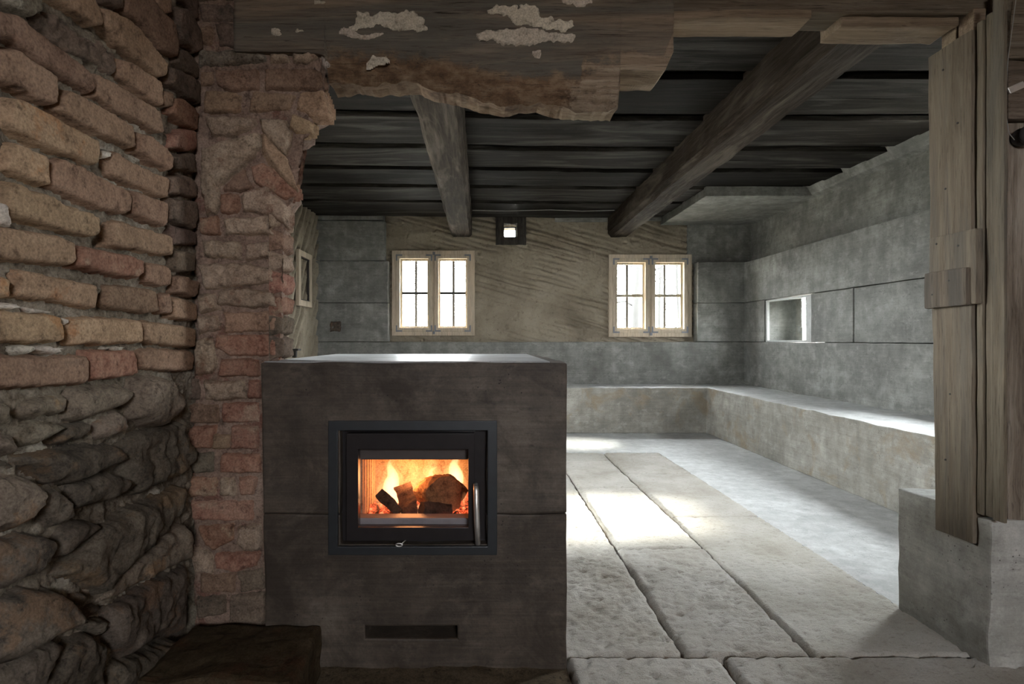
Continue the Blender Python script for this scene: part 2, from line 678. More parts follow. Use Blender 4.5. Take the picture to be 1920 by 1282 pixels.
STEEL_BLACK = plain('black_steel', (.030, .033, .037), .42, .3)
DOOR_BLACK = plain('black_door_glass', (.022, .019, .02), .25)
STEEL = plain('brushed_steel', (.72, .70, .67), .42, .85)
STEEL_DARK = plain('dark_iron', (.05, .045, .042), .6, .6, bump=.3)
TAPE = plain('grey_corner_plate', (.20, .21, .24), .6)
PORC = plain('dark_porcelain', (.045, .042, .042), .25)
FIRECLAY = masonry('fireclay', (.36, .24, .14), (.50, .36, .22), (.60, .45, .30), .05)
BARK = plain('bark', (.016, .015, .014), .9, bump=1.0, bscale=30)
SNOWY = plain('grassy_ground', (.15, .142, .125), .9)
RENDER = plain('front_room_plaster', (.42, .31, .215), .9)
CHAR = masonry('charred_log', (.02, .016, .014), (.055, .04, .032), (.14, .09, .06), .1)
BARKLOG = masonry('burning_log', (.12, .06, .03), (.27, .14, .065), (.40, .22, .11), .1)
HOOK = STEEL_DARK


def glass(name, tint=(1, 1, 1), refl=1.0):
    m = M(name)
    nt = m.nt
    out = nt.nodes['Material Output']
    nt.nodes.remove(m.b)
    tr = m.n('ShaderNodeBsdfTransparent')
    tr.inputs[0].default_value = (*tint, 1)
    gl = m.n('ShaderNodeBsdfGlossy')
    gl.inputs['Roughness'].default_value = .02
    fr = m.n('ShaderNodeFresnel')
    ge = m.n('ShaderNodeNewGeometry')
    mr = m.n('ShaderNodeMapRange')
    mr.inputs[3].default_value = 1.45
    mr.inputs[4].default_value = 1 / 1.45
    m.l(ge.outputs['Backfacing'], mr.inputs[0])
    m.l(mr.outputs[0], fr.inputs[0])
    mx = m.n('ShaderNodeMixShader')
    m.l(fr.outputs[0], mx.inputs[0])
    m.l(tr.outputs[0], mx.inputs[1])
    m.l(gl.outputs[0], mx.inputs[2])
    m.l(mx.outputs[0], out.inputs[0])
    return m.m


GLASS = glass('window_glass', (.96, .98, .97))
GLASS_FIRE = glass('stove_glass', (.92, .9, .9))


def flame_mat(name, col, dens):
    m = M(name)
    nt = m.nt
    out = nt.nodes['Material Output']
    nt.nodes.remove(m.b)
    e = m.n('ShaderNodeEmission')
    e.inputs[0].default_value = (*col, 1)
    e.inputs[1].default_value = dens
    m.l(e.outputs[0], out.inputs['Volume'])
    return m.m


def ember_mat():
    m = M('embers', .9)
    n = m.noise(38, detail=5, rough=.7)
    m.color((.08, .05, .04))
    m.l(m.ramp(n, [(.42, (.0, .0, .0)), (.52, (.9, .10, .03)), (.66, (1.0, .42, .16))]), m.b.inputs['Emission Color'])
    m.b.inputs['Emission Strength'].default_value = 1.6
    m.bump(n, .6, .01)
    return m.m


EMBER = ember_mat()

# ------------------------------------------------------------------ key dimensions
XL, XR = -1.878, 3.02          # far room side walls
YB, YP = 6.75, 6.88            # concrete face / clay plaster face of the back wall
ZC = 2.42                      # underside of the ceiling boards
LIFT = [.483, .972, 1.42, 1.89, 2.345]   # joints of the concrete lifts
WIN1 = (-1.045, -.081, 1.045, 2.035)
WIN2 = (1.49, 2.455, 1.03, 1.99)
WINS = (.261, .416, 2.199, 2.354)
RWIN = (3.13, 3.88, 1.0, 2.25)   # hidden window of the right wall (Y0,Y1,Z0,Z1)
NICHE = (5.385, 6.28, .972, 1.415)

# ------------------------------------------------------------------ ground outside
g = mk('ground', ([(-60, -60, -.6), (60, -60, -.6), (60, 60, -.6), (-60, 60, -.6)], [(0, 1, 2, 3)]), SNOWY)
tag(g, 'dull grassy ground outside the house', 'ground', kind='structure')

# ------------------------------------------------------------------ floor
floor = mk('floor', box(-3.2, 3.6, -2.6, 7.3, -.3, -.035, 0), EARTH)
tag(floor, 'floor of old stone slabs with a smooth grey cement border', 'floor', kind='structure')


def slab(x0, x1, y0, y1, res, seed, pit, skew0=0.0, skew1=0.0, tilt=0.0, mat=SLAB, top=0.0, flush=False):
    """one floor slab: uneven, with worn edges and a pitted top"""
    nu, nv = max(6, int((x1 - x0) / res)), max(6, int((y1 - y0) / res))

    def f(a, b):
        xa, xb = x0 + skew0 * b, x1 + skew1 * b
        x = xa + (xb - xa) * a
        y = y0 + (y1 - y0) * b
        ex = (x - xa) if flush else min(x - xa, xb - x)
        ey = min(y - y0, y1 - y)
        e = min(ex, ey)
        z = top + tilt * (a - .5)
        p = (x, y, 0)
        big = fbm(p, 5, seed)
        pits = max(0.0, fbm((x, y * 1.5, 0), 24, seed + 3) - .05)
        z += pit * (.4 * big - 1.5 * pits + .35 * nz(p, 55, seed))
        w = .010
        if e < w:
            z -= .010 * (1 - e / w) ** 2 * (1.3 + nz(p, 30, seed))
        if e < 1e-5:
            k = .006
            x += k * nz(p, 14, seed + 1) + .004 * nz(p, 50, seed + 2)
            y += k * nz(p, 14, seed + 4) + .003 * nz(p, 50, seed + 6)
        return Vector((x, y, z))
    V = [f(i / nu, j / nv) for j in range(nv + 1) for i in range(nu + 1)]
    F = []
    W = nu + 1
    for j in range(nv):
        for i in range(nu):
            q = j * W + i
            F.append((q, q + 1, q + W + 1, q + W))
    ring = [i for i in range(nu + 1)] + [j * W + nu for j in range(1, nv + 1)] + [nv * W + i for i in range(nu - 1, -1, -1)] + [j * W for j in range(nv - 1, 0, -1)]
    o = len(V)
    for i in ring:
        V.append(Vector((V[i].x, V[i].y, -.06)))
    n = len(ring)
    for k in range(n):
        F.append((ring[k], o + k, o + (k + 1) % n, ring[(k + 1) % n]))
    return mk('stone_slab', (V, F), mat, floor, True)


GA, GB = .006, .0045
A0, A1, B1, C1 = .12, .645, 1.075, 1.565
# column A (beside the stove)
slab(A0, A1 - GA, 1.865, 3.30, .0105, 1, .012)
slab(A0, A1 - GA, 3.325, 5.19, .02, 2, .006)
# column B
slab(A1 + GA, B1 - .03, 1.865, 2.81, .0105, 3, .010, skew1=.025)
slab(A1 + GA, B1 - .008, 2.82, 3.635, .014, 4, .006)
slab(A1 + GA, B1 - .008, 3.645, 3.965, .018, 5, .004)
slab(A1 + GA, B1 - .008, 3.975, 4.865, .02, 6, .004)
slab(A1 + GA, B1 - .004, 4.875, 5.19, .02, 7, .004)
# column C
slab(B1 - .018, C1, 1.865, 3.31, .0105, 8, .006, skew0=.02, flush=True)
slab(B1 + .006, C1, 3.316, 4.375, .018, 9, .003, flush=True)
slab(B1 + .008, C1, 4.38, 5.19, .016, 10, .009, flush=True)
# threshold slabs in front
slab(.27, .755 - .01, 1.32, 1.852, .0105, 11, .010)
slab(.755 + .012, 2.0, 1.32, 1.856, .0105, 12, .009)
mk('cement_border', solid([-1.9, .10, C1 - .004, 2.45], [1.86, 2.75, 5.19, 6.3], [-.06, -.0008], lambda x, y, z: y > 5.19 or x > C1 - .004 or (x < .1 and y > 2.75), .002, .12, .0012, 5), SCREED, floor)
# packed earth in front of the stove
grid('earth_strip', lambda a, b: Vector((-.95 + 1.215 * a, 1.3 + .53 * b, -.012 + .012 * fbm((a * 1.2, b * .5, 0), 9, 5))), 60, 26, EARTH, floor)

# ------------------------------------------------------------------ back wall
bw_holes = [WIN1, WIN2, WINS]
wb = mk('wall_back', solid(grid_cuts(-2.4, 3.6, bw_holes, 0), [YP + .035, 7.3], grid_cuts(-.3, 2.9, bw_holes, 2),
        holes(bw_holes, (0, 2)), .006), CLAY)
tag(wb, 'back wall of grey board-marked concrete round a field of raked clay plaster', 'wall', kind='structure')


def clay_f(a, b):
    x = -1.12 + 3.66 * a
    z = .95 + 1.55 * b
    p = (x, 0, z)
    ang = .26 + .05 * nz(p, .7, 3)
    s = (z + ang * x) / .066 + .22 * fbm(p, 2.0, 4)
    w = s % 1.0
    mask = max(0.0, min(1.0, .9 + 1.5 * fbm((x * .7, 0, z * 1.4), 1.6, 8)))
    br = max(0.0, min(1.0, .75 + 2.4 * nz((x * 2.2, 0, (z + ang * x) * 15), 1.0, 12)))
    cutd = min(1.0, w / .55) if w < .62 else max(0.0, 1 - (w - .62) / .14)
    y = YP + .036 * cutd * mask * br + .006 * fbm(p, 7, 1) + .004 * fbm(p, 36, 2, 2)
    m2 = max(0.0, fbm((x, 0, z), 9, 21) - .45)
    y += .05 * m2
    return Vector((x, y, z))


grid('clay_plaster', clay_f, 420, 190, CLAY, wb,
     lambda a, b: any(r[0] < -1.12 + 3.66 * a < r[1] and r[2] < .95 + 1.55 * b < r[3] for r in bw_holes))


def lift(x0, x1, y0, y1, z0, z1, parent, seed, rects=None, ax=(0, 2), mat=None, step=.11, bev=.006):
    rects = rects or []
    c = [[x0, x1], [y0, y1], [z0, z1]]
    for i, A in enumerate(ax):
        c[A] = grid_cuts(c[A][0], c[A][1], rects, i * 2)
    return mk('concrete_lift', solid(c[0], c[1], c[2], holes(rects, ax), bev, step, .0035, 5, seed), mat or CON_W, parent)


g2 = .0025
lift(XL - .1, XR + .1, YB, YP + .1, -.05, LIFT[1] - g2, wb, 1)
lift(XL - .1, -1.074, YB, YP + .1, LIFT[1] + g2, LIFT[2] - g2, wb, 2)
lift(XL - .1, -1.078, YB + .004, YP + .1, LIFT[2] + g2, 1.905 - g2, wb, 3)
lift(XL - .1, -1.12, YB + .014, YP + .1, 1.905 + g2, 2.372 - .006, wb, 4)
lift(XL - .1, -1.135, YB + .004, YP + .1, 2.372 + .004, 2.5, wb, 5)
lift(2.485, XR + .1, YB, YP + .1, LIFT[1] + g2, LIFT[2] - g2, wb, 6)
lift(2.487, XR + .1, YB - .004, YP + .1, LIFT[2] + g2, LIFT[3], wb, 7)
lift(2.41, XR + .18, YB + .12, YP + .1, LIFT[3] - .01, 2.5, wb, 8)
lift(.86, 1.47, YP - .03, YP + .1, 2.375, 2.5, wb, 9)
lift(1.7, 2.14, YP - .03, YP + .1, 2.385, 2.5, wb, 10)
# rough square socket cast in the left part
piece('patch_of_rubble', [P(618, 602, YB - .002), P(641, 601, YB - .002), P(640, 622, YB - .002), P(618, 622, YB - .002)], (0, -1, 0), .004, ST_D, wb, .02, .01, 0, .006, .012)
# dark timber surround of the vent
fx = (.168, .52, 2.106, 2.466)
mk('vent_surround', solid([fx[0], WINS[0], WINS[1], fx[1]], [YP - .03, YP + .1], [fx[2], WINS[2], WINS[3], fx[3]],
   holes([WINS], (0, 2)), .004, .04, .006, 14), wood('vent_wood', (.03, .027, .025), (.065, .058, .052), (.12, .105, .095), 'Z'), wb)

# ------------------------------------------------------------------ right wall
rw = [RWIN, NICHE]
wr_ = mk('wall_right', solid([XR + .13, 3.4], grid_cuts(1.9, 7.3, rw, 0), grid_cuts(-.3, 2.9, rw, 2), holes(rw, (1, 2)), .004, .2, .003), CON_W)
tag(wr_, 'right wall of pale grey board-marked concrete cast in stepped lifts', 'wall', kind='structure')
lift(XR, XR + .16, 2.2, 6.8, -.05, LIFT[1] - g2, wr_, 21)
lift(XR + .004, XR + .16, NICHE[1] - .02, 6.8, LIFT[1] + g2, LIFT[2] - g2, wr_, 22, [NICHE], (1, 2))
lift(XR + .009, XR + .16, 2.2, 4.77, LIFT[1] + g2, LIFT[2] - g2, wr_, 23, [RWIN], (1, 2))
lift(XR + .004, XR + .16, 4.78, NICHE[0], LIFT[1] + g2, LIFT[2] - g2, wr_, 24)
lift(XR, XR + .16, 2.2, 6.8, LIFT[2] + g2, LIFT[3] - .006, wr_, 25, [RWIN], (1, 2), bev=.01)
# cove of trowelled concrete scribed to the ceiling boards


def cove_f(a, b):
    y = 2.3 + 4.5 * a
    k = math.floor((y - .2) / .6)
    zt = ZC + .05 + .025 * ((k * 7919) % 3 - 1) + .012 * nz((y, 0, 0), 9, 2)
    z = 2.335 + (zt - 2.335) * b
    x = XR + .127 - .10 * b ** .8 - (.035 if b > .04 else 0) + .003 * fbm((y, z, 0), 10, 4)
    return Vector((x, y, z))


grid('concrete_cove', cove_f, 160, 8, CON_W, wr_, smooth=False)
sl = mk('ceiling_slab', box(2.10, XR + .1, 5.49, YP + .1, 2.34, 2.432, .006, .12, .004, 4, 3), CON_W)
tag(sl, 'pale concrete slab under the ceiling boards in the far right corner', 'slab', kind='structure')

# ------------------------------------------------------------------ far left wall, raked clay
LWIN = (2.6, 3.9, .98, 2.05)
wf = mk('wall_far_left', solid([XL - .5, XL - .06], [1.9, LWIN[0], LWIN[1], 7.3], [-.3, LWIN[2], LWIN[3], 2.9], holes([LWIN], (1, 2)), 0), CLAY)
tag(wf, 'left wall of the far room in clay plaster scored with slanting strokes', 'wall', kind='structure')


def left_clay(a, b):
    y = 3.95 + 2.95 * a
    z = .45 + 2.1 * b
    p = (0, y, z)
    s = (y - .75 * z) / .15 + .35 * fbm(p, 2.5, 4)
    w = s % 1.0
    br = max(0.0, min(1.0, .8 + 2.4 * nz((0, (y - .75 * z) * 7, z * 3), 1.0, 12)))
    cutd = min(1.0, w / .5) if w < .6 else max(0.0, 1 - (w - .6) / .15)
    return Vector((XL - .055 * cutd * br + .006 * fbm(p, 7, 1) + .003 * nz(p, 40, 2), y, z))


grid('clay_plaster', left_clay, 300, 120, CLAY, wf)

# ------------------------------------------------------------------ partition wall with the brick pilaster
wm = mk('wall_middle', solid([-3.0, -.70], [1.90, 2.0], [-.3, 2.9], lambda *a: True, 0), MORTAR)
tag(wm, 'broken brick pilaster and partition wall beside the stove', 'wall', kind='structure')
S = 1.85 / FPX
pil_sil = [(365, -80), (445, -80), (445, 92), (596, 100), (612, 130), (606, 165), (616, 205), (586, 222), (582, 248), (545, 268),
           (536, 292), (548, 330), (556, 362), (536, 388), (532, 440), (524, 480), (528, 560), (524, 640), (520, 680), (500, 690), (498, 1290), (365, 1290)]
bm = bmesh.new()
fr = [bm.verts.new(P(u, v, 1.871)) for u, v in pil_sil]
bk = [bm.verts.new((w.co.x - .02, 1.995, w.co.z)) for w in fr]
bm.faces.new(fr)
bm.faces.new(list(reversed(bk)))
for i in range(len(fr)):
    j = (i + 1) % len(fr)
    bm.faces.new((fr[j], fr[i], bk[i], bk[j]))
bmesh.ops.triangulate(bm, faces=[f for f in bm.faces if len(f.verts) > 4])
cuts(bm, .014)
jitter(bm, .007, 16, 3)
jitter(bm, .004, 55, 5)
bmesh.ops.recalc_face_normals(bm, faces=bm.faces[:])
mk('mortar_core', bm, MORTAR_P, wm, True)

PIL = [
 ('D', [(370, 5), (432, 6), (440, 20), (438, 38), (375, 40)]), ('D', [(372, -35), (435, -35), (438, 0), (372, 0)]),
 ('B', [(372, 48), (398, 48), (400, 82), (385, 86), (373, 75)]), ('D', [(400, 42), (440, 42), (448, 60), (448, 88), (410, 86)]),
 ('M', [(370, 92), (445, 92), (500, 102), (500, 116), (395, 125), (372, 128)]),
 ('P', [(503, 98), (540, 97), (545, 115), (505, 118)]), ('P', [(548, 98), (597, 98), (597, 110), (575, 119), (548, 118)]),
 ('W', [(600, 103), (616, 108), (621, 124), (612, 133), (602, 122)]),
 ('B', [(374, 132), (400, 132), (400, 160), (376, 160)]), ('B', [(402, 130), (480, 129), (487, 140), (486, 168), (430, 170), (405, 160)]),
 ('B', [(495, 128), (580, 128), (602, 133), (606, 160), (595, 170), (496, 168)]),
 ('T', [(385, 172), (440, 172), (452, 178), (450, 212), (380, 212)]), ('B', [(475, 170), (535, 172), (556, 178), (542, 206), (465, 212), (468, 185)]),
 ('Y', [(560, 172), (605, 168), (612, 180), (620, 205), (618, 222), (590, 223), (555, 205)]),
 ('Y', [(548, 210), (580, 224), (588, 235), (586, 250), (550, 252), (540, 240)]),
 ('P', [(386, 218), (440, 216), (478, 222), (480, 236), (435, 256), (395, 256), (385, 235)]),
 ('P', [(485, 220), (540, 224), (548, 252), (547, 275), (535, 292), (500, 262), (490, 245)]),
 ('P', [(376, 278), (430, 260), (488, 246), (494, 275), (470, 300), (435, 330), (415, 350), (408, 400), (385, 404), (375, 350)]),
 ('B', [(418, 352), (440, 325), (458, 316), (470, 342), (476, 352), (450, 358), (418, 360)]),
 ('R', [(468, 312), (490, 305), (515, 315), (555, 355), (558, 366), (535, 375), (475, 342)]),
 ('R', [(412, 362), (445, 362), (452, 385), (445, 400), (412, 402)]),
 ('P', [(450, 365), (478, 352), (500, 345), (530, 377), (542, 400), (540, 426), (500, 405), (455, 398)]),
 ('R', [(372, 408), (408, 404), (412, 440), (375, 440)]), ('P', [(415, 408), (500, 402), (512, 440), (420, 442)]),
 ('P', [(378, 450), (452, 450), (453, 486), (380, 486)]), ('P', [(456, 455), (508, 450), (512, 486), (460, 488)]),
 ('P', [(369, 494), (440, 490), (512, 500), (517, 530), (470, 536), (382, 546)]),
 ('P', [(408, 542), (460, 538), (512, 545), (520, 577), (470, 579), (405, 572)]),
 ('T', [(417, 585), (500, 582), (520, 595), (517, 622), (420, 624)]), ('P', [(368, 550), (402, 548), (412, 580), (375, 590)]),
 ('P', [(366, 592), (410, 588), (412, 618), (372, 628)]),
 ('R', [(405, 628), (510, 625), (518, 640), (517, 668), (430, 668), (400, 652)]), ('P', [(363, 634), (398, 630), (404, 660), (408, 690), (396, 705), (363, 706)]),
 ('R', [(413, 672), (485, 673), (488, 706), (410, 706)]), ('P', [(380, 712), (460, 710), (462, 750), (382, 752)]),
 ('R', [(465, 713), (488, 713), (488, 747), (465, 747)]), ('D', [(340, 705), (374, 708), (374, 750), (345, 752)]),
 ('B', [(346, 757), (408, 757), (410, 794), (346, 794)]), ('R', [(414, 755), (487, 752), (487, 792), (415, 794)]),
 ('R', [(348, 800), (405, 798), (395, 842), (350, 842)]), ('T', [(399, 814), (430, 815), (430, 842), (396, 842)]), ('R', [(433, 798), (484, 796), (484, 842), (432, 842)]),
 ('G', [(350, 848), (400, 848), (402, 886), (370, 889), (352, 870)]), ('R', [(414, 850), (487, 850), (491, 886), (411, 888)]),
 ('R', [(350, 895), (408, 893), (405, 932), (352, 932)]), ('P', [(412, 895), (440, 893), (442, 930), (412, 931)]), ('R', [(447, 893), (484, 893), (476, 926), (450, 931)]),
 ('R', [(355, 940), (474, 936), (474, 977), (360, 977)]), ('R', [(372, 985), (437, 981), (441, 1012), (402, 1031), (383, 1022)]),
 ('P', [(443, 985), (490, 980), (490, 1031), (460, 1036), (442, 1016)]), ('P', [(356, 1025), (400, 1032), (399, 1076), (363, 1071)]),
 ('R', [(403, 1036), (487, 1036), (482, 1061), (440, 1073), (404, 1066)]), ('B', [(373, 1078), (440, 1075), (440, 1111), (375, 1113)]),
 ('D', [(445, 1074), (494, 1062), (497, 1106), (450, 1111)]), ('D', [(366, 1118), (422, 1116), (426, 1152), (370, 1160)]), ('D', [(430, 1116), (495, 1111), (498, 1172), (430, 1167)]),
]
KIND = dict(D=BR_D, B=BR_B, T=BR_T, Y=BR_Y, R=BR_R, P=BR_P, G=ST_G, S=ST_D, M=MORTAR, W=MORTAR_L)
for k, poly in PIL:
    nm = {'M': 'mortar_lump', 'W': 'mortar_lump', 'P': 'plastered_brick', 'G': 'stone'}.get(k, 'brick')
    rough = .005 if k in 'PMWY' else .003
    piece(nm, [P(u, v, 1.862) for u, v in poly], (0, -1, 0), .006 + random.uniform(-.004, .007), KIND[k], wm,
          .025, .016 if k in 'PMW' else .010, .002 if k != 'P' else .010, rough, .005, .006 if k in 'PMWY' else .004, .05, .06)
# leaning shard of brick over the slanted red one
piece('brick', [P(u, v, 1.85) for u, v in [(490, 247), (502, 256), (541, 296), (561, 352), (558, 358), (540, 345), (505, 305), (492, 276)]],
      (.35, -1, .1), .012, BR_T, wm, .04, .008, .0, .004, .0055, .003)
# side face of the pilaster (reveal)
for k, v0, v1 in [('P', 392, 425), ('B', 428, 468), ('P', 470, 504), ('R', 507, 549), ('R', 552, 588), ('D', 590, 628), ('D', 631, 672)]:
    xs_ = (522 - VX) * S
    p = [Vector((xs_, y, EYE + (VY - v) * S)) for y, v in ((1.862, v0 + 1), (1.99, v0), (1.99, v1), (1.862, v1 - 1))]
    piece('brick', p, (1, 0, 0), .005, KIND[k], wm, .03, .012, .003, .004, .006)

# ------------------------------------------------------------------ brick and rubble wall on the left
XW = -.905
def mort(y, z):
    p = (0, y, z)
    return Vector((XW - .018 + .013 * fbm(p, 12, 3) + .009 * fbm(p, 45, 7, 2) + .004 * nz(p, 120, 9), y, z))


wl_ = grid('wall_left', lambda a, b: mort(1.02 + .87 * a, .2 + 2.15 * b), 190, 450, MORTAR)
grid('mortar_bed', lambda a, b: Vector((XW - .030 + .008 * fbm((0, 4.5 * a, 2.9 * b), 11, 3), -2.6 + 3.63 * a, -.3 + 2.9 * b)), 160, 120, MORTAR, wl_)
tag(wl_, 'old left wall of handmade bricks laid over rubble stones', 'wall', kind='structure')
mk('wall_core', box(-3.0, XW - .05, -2.6, 1.92, -.3, 2.9, 0), MORTAR, wl_)

LW = [
 ('B', [(0, 15), (20, 20), (60, 55), (140, 115), (168, 137), (174, 165), (165, 176), (130, 158), (60, 115), (8, 76), (0, 70)]),
 ('S', [(55, 38), (75, 20), (110, 20), (150, 60), (220, 97), (222, 135), (210, 142), (175, 115), (130, 98), (85, 62), (62, 42)]),
 ('M', [(0, -20), (60, -20), (75, 22), (52, 36), (15, 15), (0, 6)]),
 ('T', [(80, -15), (165, -15), (183, 28), (183, 52), (170, 50), (125, 22), (95, 0)]),
 ('T', [(185, 20), (195, 13), (222, 28), (255, 52), (290, 95), (308, 120), (306, 145), (290, 145), (215, 85), (190, 50)]),
 ('B', [(228, -20), (275, -10), (320, 45), (328, 80), (326, 110), (300, 95), (255, 45), (228, 22)]),
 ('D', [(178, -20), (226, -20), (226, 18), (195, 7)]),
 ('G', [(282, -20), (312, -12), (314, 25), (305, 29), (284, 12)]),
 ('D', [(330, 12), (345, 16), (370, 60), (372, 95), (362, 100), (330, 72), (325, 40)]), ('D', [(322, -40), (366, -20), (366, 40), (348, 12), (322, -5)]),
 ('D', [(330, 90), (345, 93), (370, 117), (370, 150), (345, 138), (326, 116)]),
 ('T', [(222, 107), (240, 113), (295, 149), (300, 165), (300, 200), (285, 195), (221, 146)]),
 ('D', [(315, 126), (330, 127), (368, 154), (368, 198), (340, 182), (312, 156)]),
 ('B', [(176, 137), (210, 152), (295, 206), (300, 250), (285, 248), (215, 210), (172, 182)]),
 ('B', [(0, 88), (20, 91), (95, 142), (97, 160), (95, 200), (60, 190), (15, 162), (0, 152)]),
 ('T', [(100, 180), (122, 166), (240, 232), (247, 275), (240, 280), (150, 240), (97, 207)]),
 ('R', [(322, 180), (345, 187), (370, 212), (366, 245), (345, 236), (312, 212)]), ('B', [(305, 170), (322, 172), (322, 205), (305, 200)]),
 ('Y', [(15, 181), (35, 184), (150, 246), (178, 262), (182, 290), (175, 313), (163, 309), (60, 268), (5, 237), (10, 200)]),
 ('T', [(252, 247), (275, 253), (312, 287), (316, 318), (305, 321), (250, 285)]),
 ('Y', [(8, 271), (30, 268), (85, 291), (87, 320), (86, 348), (70, 345), (5, 320), (4, 290)]),
 ('T', [(95, 302), (112, 296), (150, 311), (235, 356), (240, 370), (239, 400), (230, 403), (180, 391), (90, 350), (92, 320)]),
 ('T', [(200, 292), (215, 283), (240, 301), (308, 332), (311, 345), (308, 372), (295, 370), (202, 328)]),
 ('B', [(242, 361), (255, 358), (305, 379), (308, 420), (300, 425), (243, 402)]),
 ('Y', [(5, 347), (20, 341), (90, 366), (115, 381), (160, 396), (177, 407), (178, 440), (168, 446), (130, 440), (10, 402), (5, 370)]),
 ('T', [(205, 414), (220, 413), (260, 426), (313, 441), (316, 460), (312, 480), (270, 475), (202, 460)]),
 ('G', [(0, 425), (15, 424), (120, 446), (130, 456), (132, 490), (122, 500), (60, 494), (0, 479)]),
 ('R', [(135, 463), (150, 461), (240, 479), (262, 487), (262, 510), (250, 522), (200, 515), (128, 502)]),
 ('T', [(270, 491), (310, 496), (316, 506), (315, 537), (300, 540), (272, 528)]),
 ('R', [(320, 252), (345, 241), (365, 246), (364, 282), (345, 285), (318, 276)]), ('D', [(318, 290), (360, 287), (366, 326), (336, 318)]),
 ('D', [(315, 330), (345, 327), (367, 342), (367, 372), (350, 370), (315, 362)]), ('D', [(312, 370), (362, 377), (366, 410), (360, 430), (312, 412)]),
 ('D', [(314, 419), (364, 434), (365, 460), (320, 459)]), ('D', [(320, 468), (357, 472), (357, 510), (335, 512), (320, 506)]),
 ('B', [(323, 516), (340, 516), (363, 527), (362, 553), (355, 558), (325, 547)]), ('T', [(318, 560), (330, 557), (362, 566), (362, 602), (355, 604), (316, 596)]),
 ('Y', [(25, 506), (40, 503), (110, 521), (175, 531), (178, 545), (174, 580), (160, 580), (90, 564), (20, 557), (28, 530)]),
 ('B', [(195, 536), (205, 531), (285, 543), (290, 555), (292, 585), (275, 588), (200, 580), (192, 568)]),
 ('B', [(294, 551), (312, 547), (315, 590), (295, 588)]), ('Y', [(0, 505), (8, 520), (12, 560), (0, 562)]),
 ('Y', [(0, 581), (20, 583), (100, 591), (107, 610), (107, 640), (95, 644), (0, 643)]),
 ('Y', [(126, 596), (140, 593), (255, 598), (258, 610), (257, 645), (240, 645), (125, 648), (118, 625)]),
 ('T', [(265, 606), (275, 601), (360, 613), (363, 630), (362, 650), (350, 653), (280, 645), (263, 640)]),
 ('B', [(0, 661), (30, 666), (155, 666), (158, 680), (158, 714), (150, 721), (80, 727), (0, 728)]),
 ('R', [(161, 657), (245, 656), (252, 680), (252, 700), (235, 708), (165, 713), (160, 690)]),
 ('T', [(257, 660), (270, 652), (350, 656), (360, 666), (357, 694), (340, 697), (260, 692)]),
]
LW += [('W', [(20, 647), (52, 645), (58, 660), (32, 664)]), ('W', [(74, 649), (128, 651), (108, 664), (78, 662)]), ('W', [(108, 598), (121, 598), (118, 610), (109, 610)]),
       ('W', [(186, 282), (203, 281), (198, 298), (188, 297)]), ('W', [(0, 572), (30, 570), (28, 580), (0, 578)]), ('W', [(55, 578), (95, 583), (90, 590), (58, 587)]),
       ('W', [(200, 651), (238, 651), (232, 657), (204, 657)]), ('W', [(0, 375), (6, 376), (10, 425), (0, 424)])]
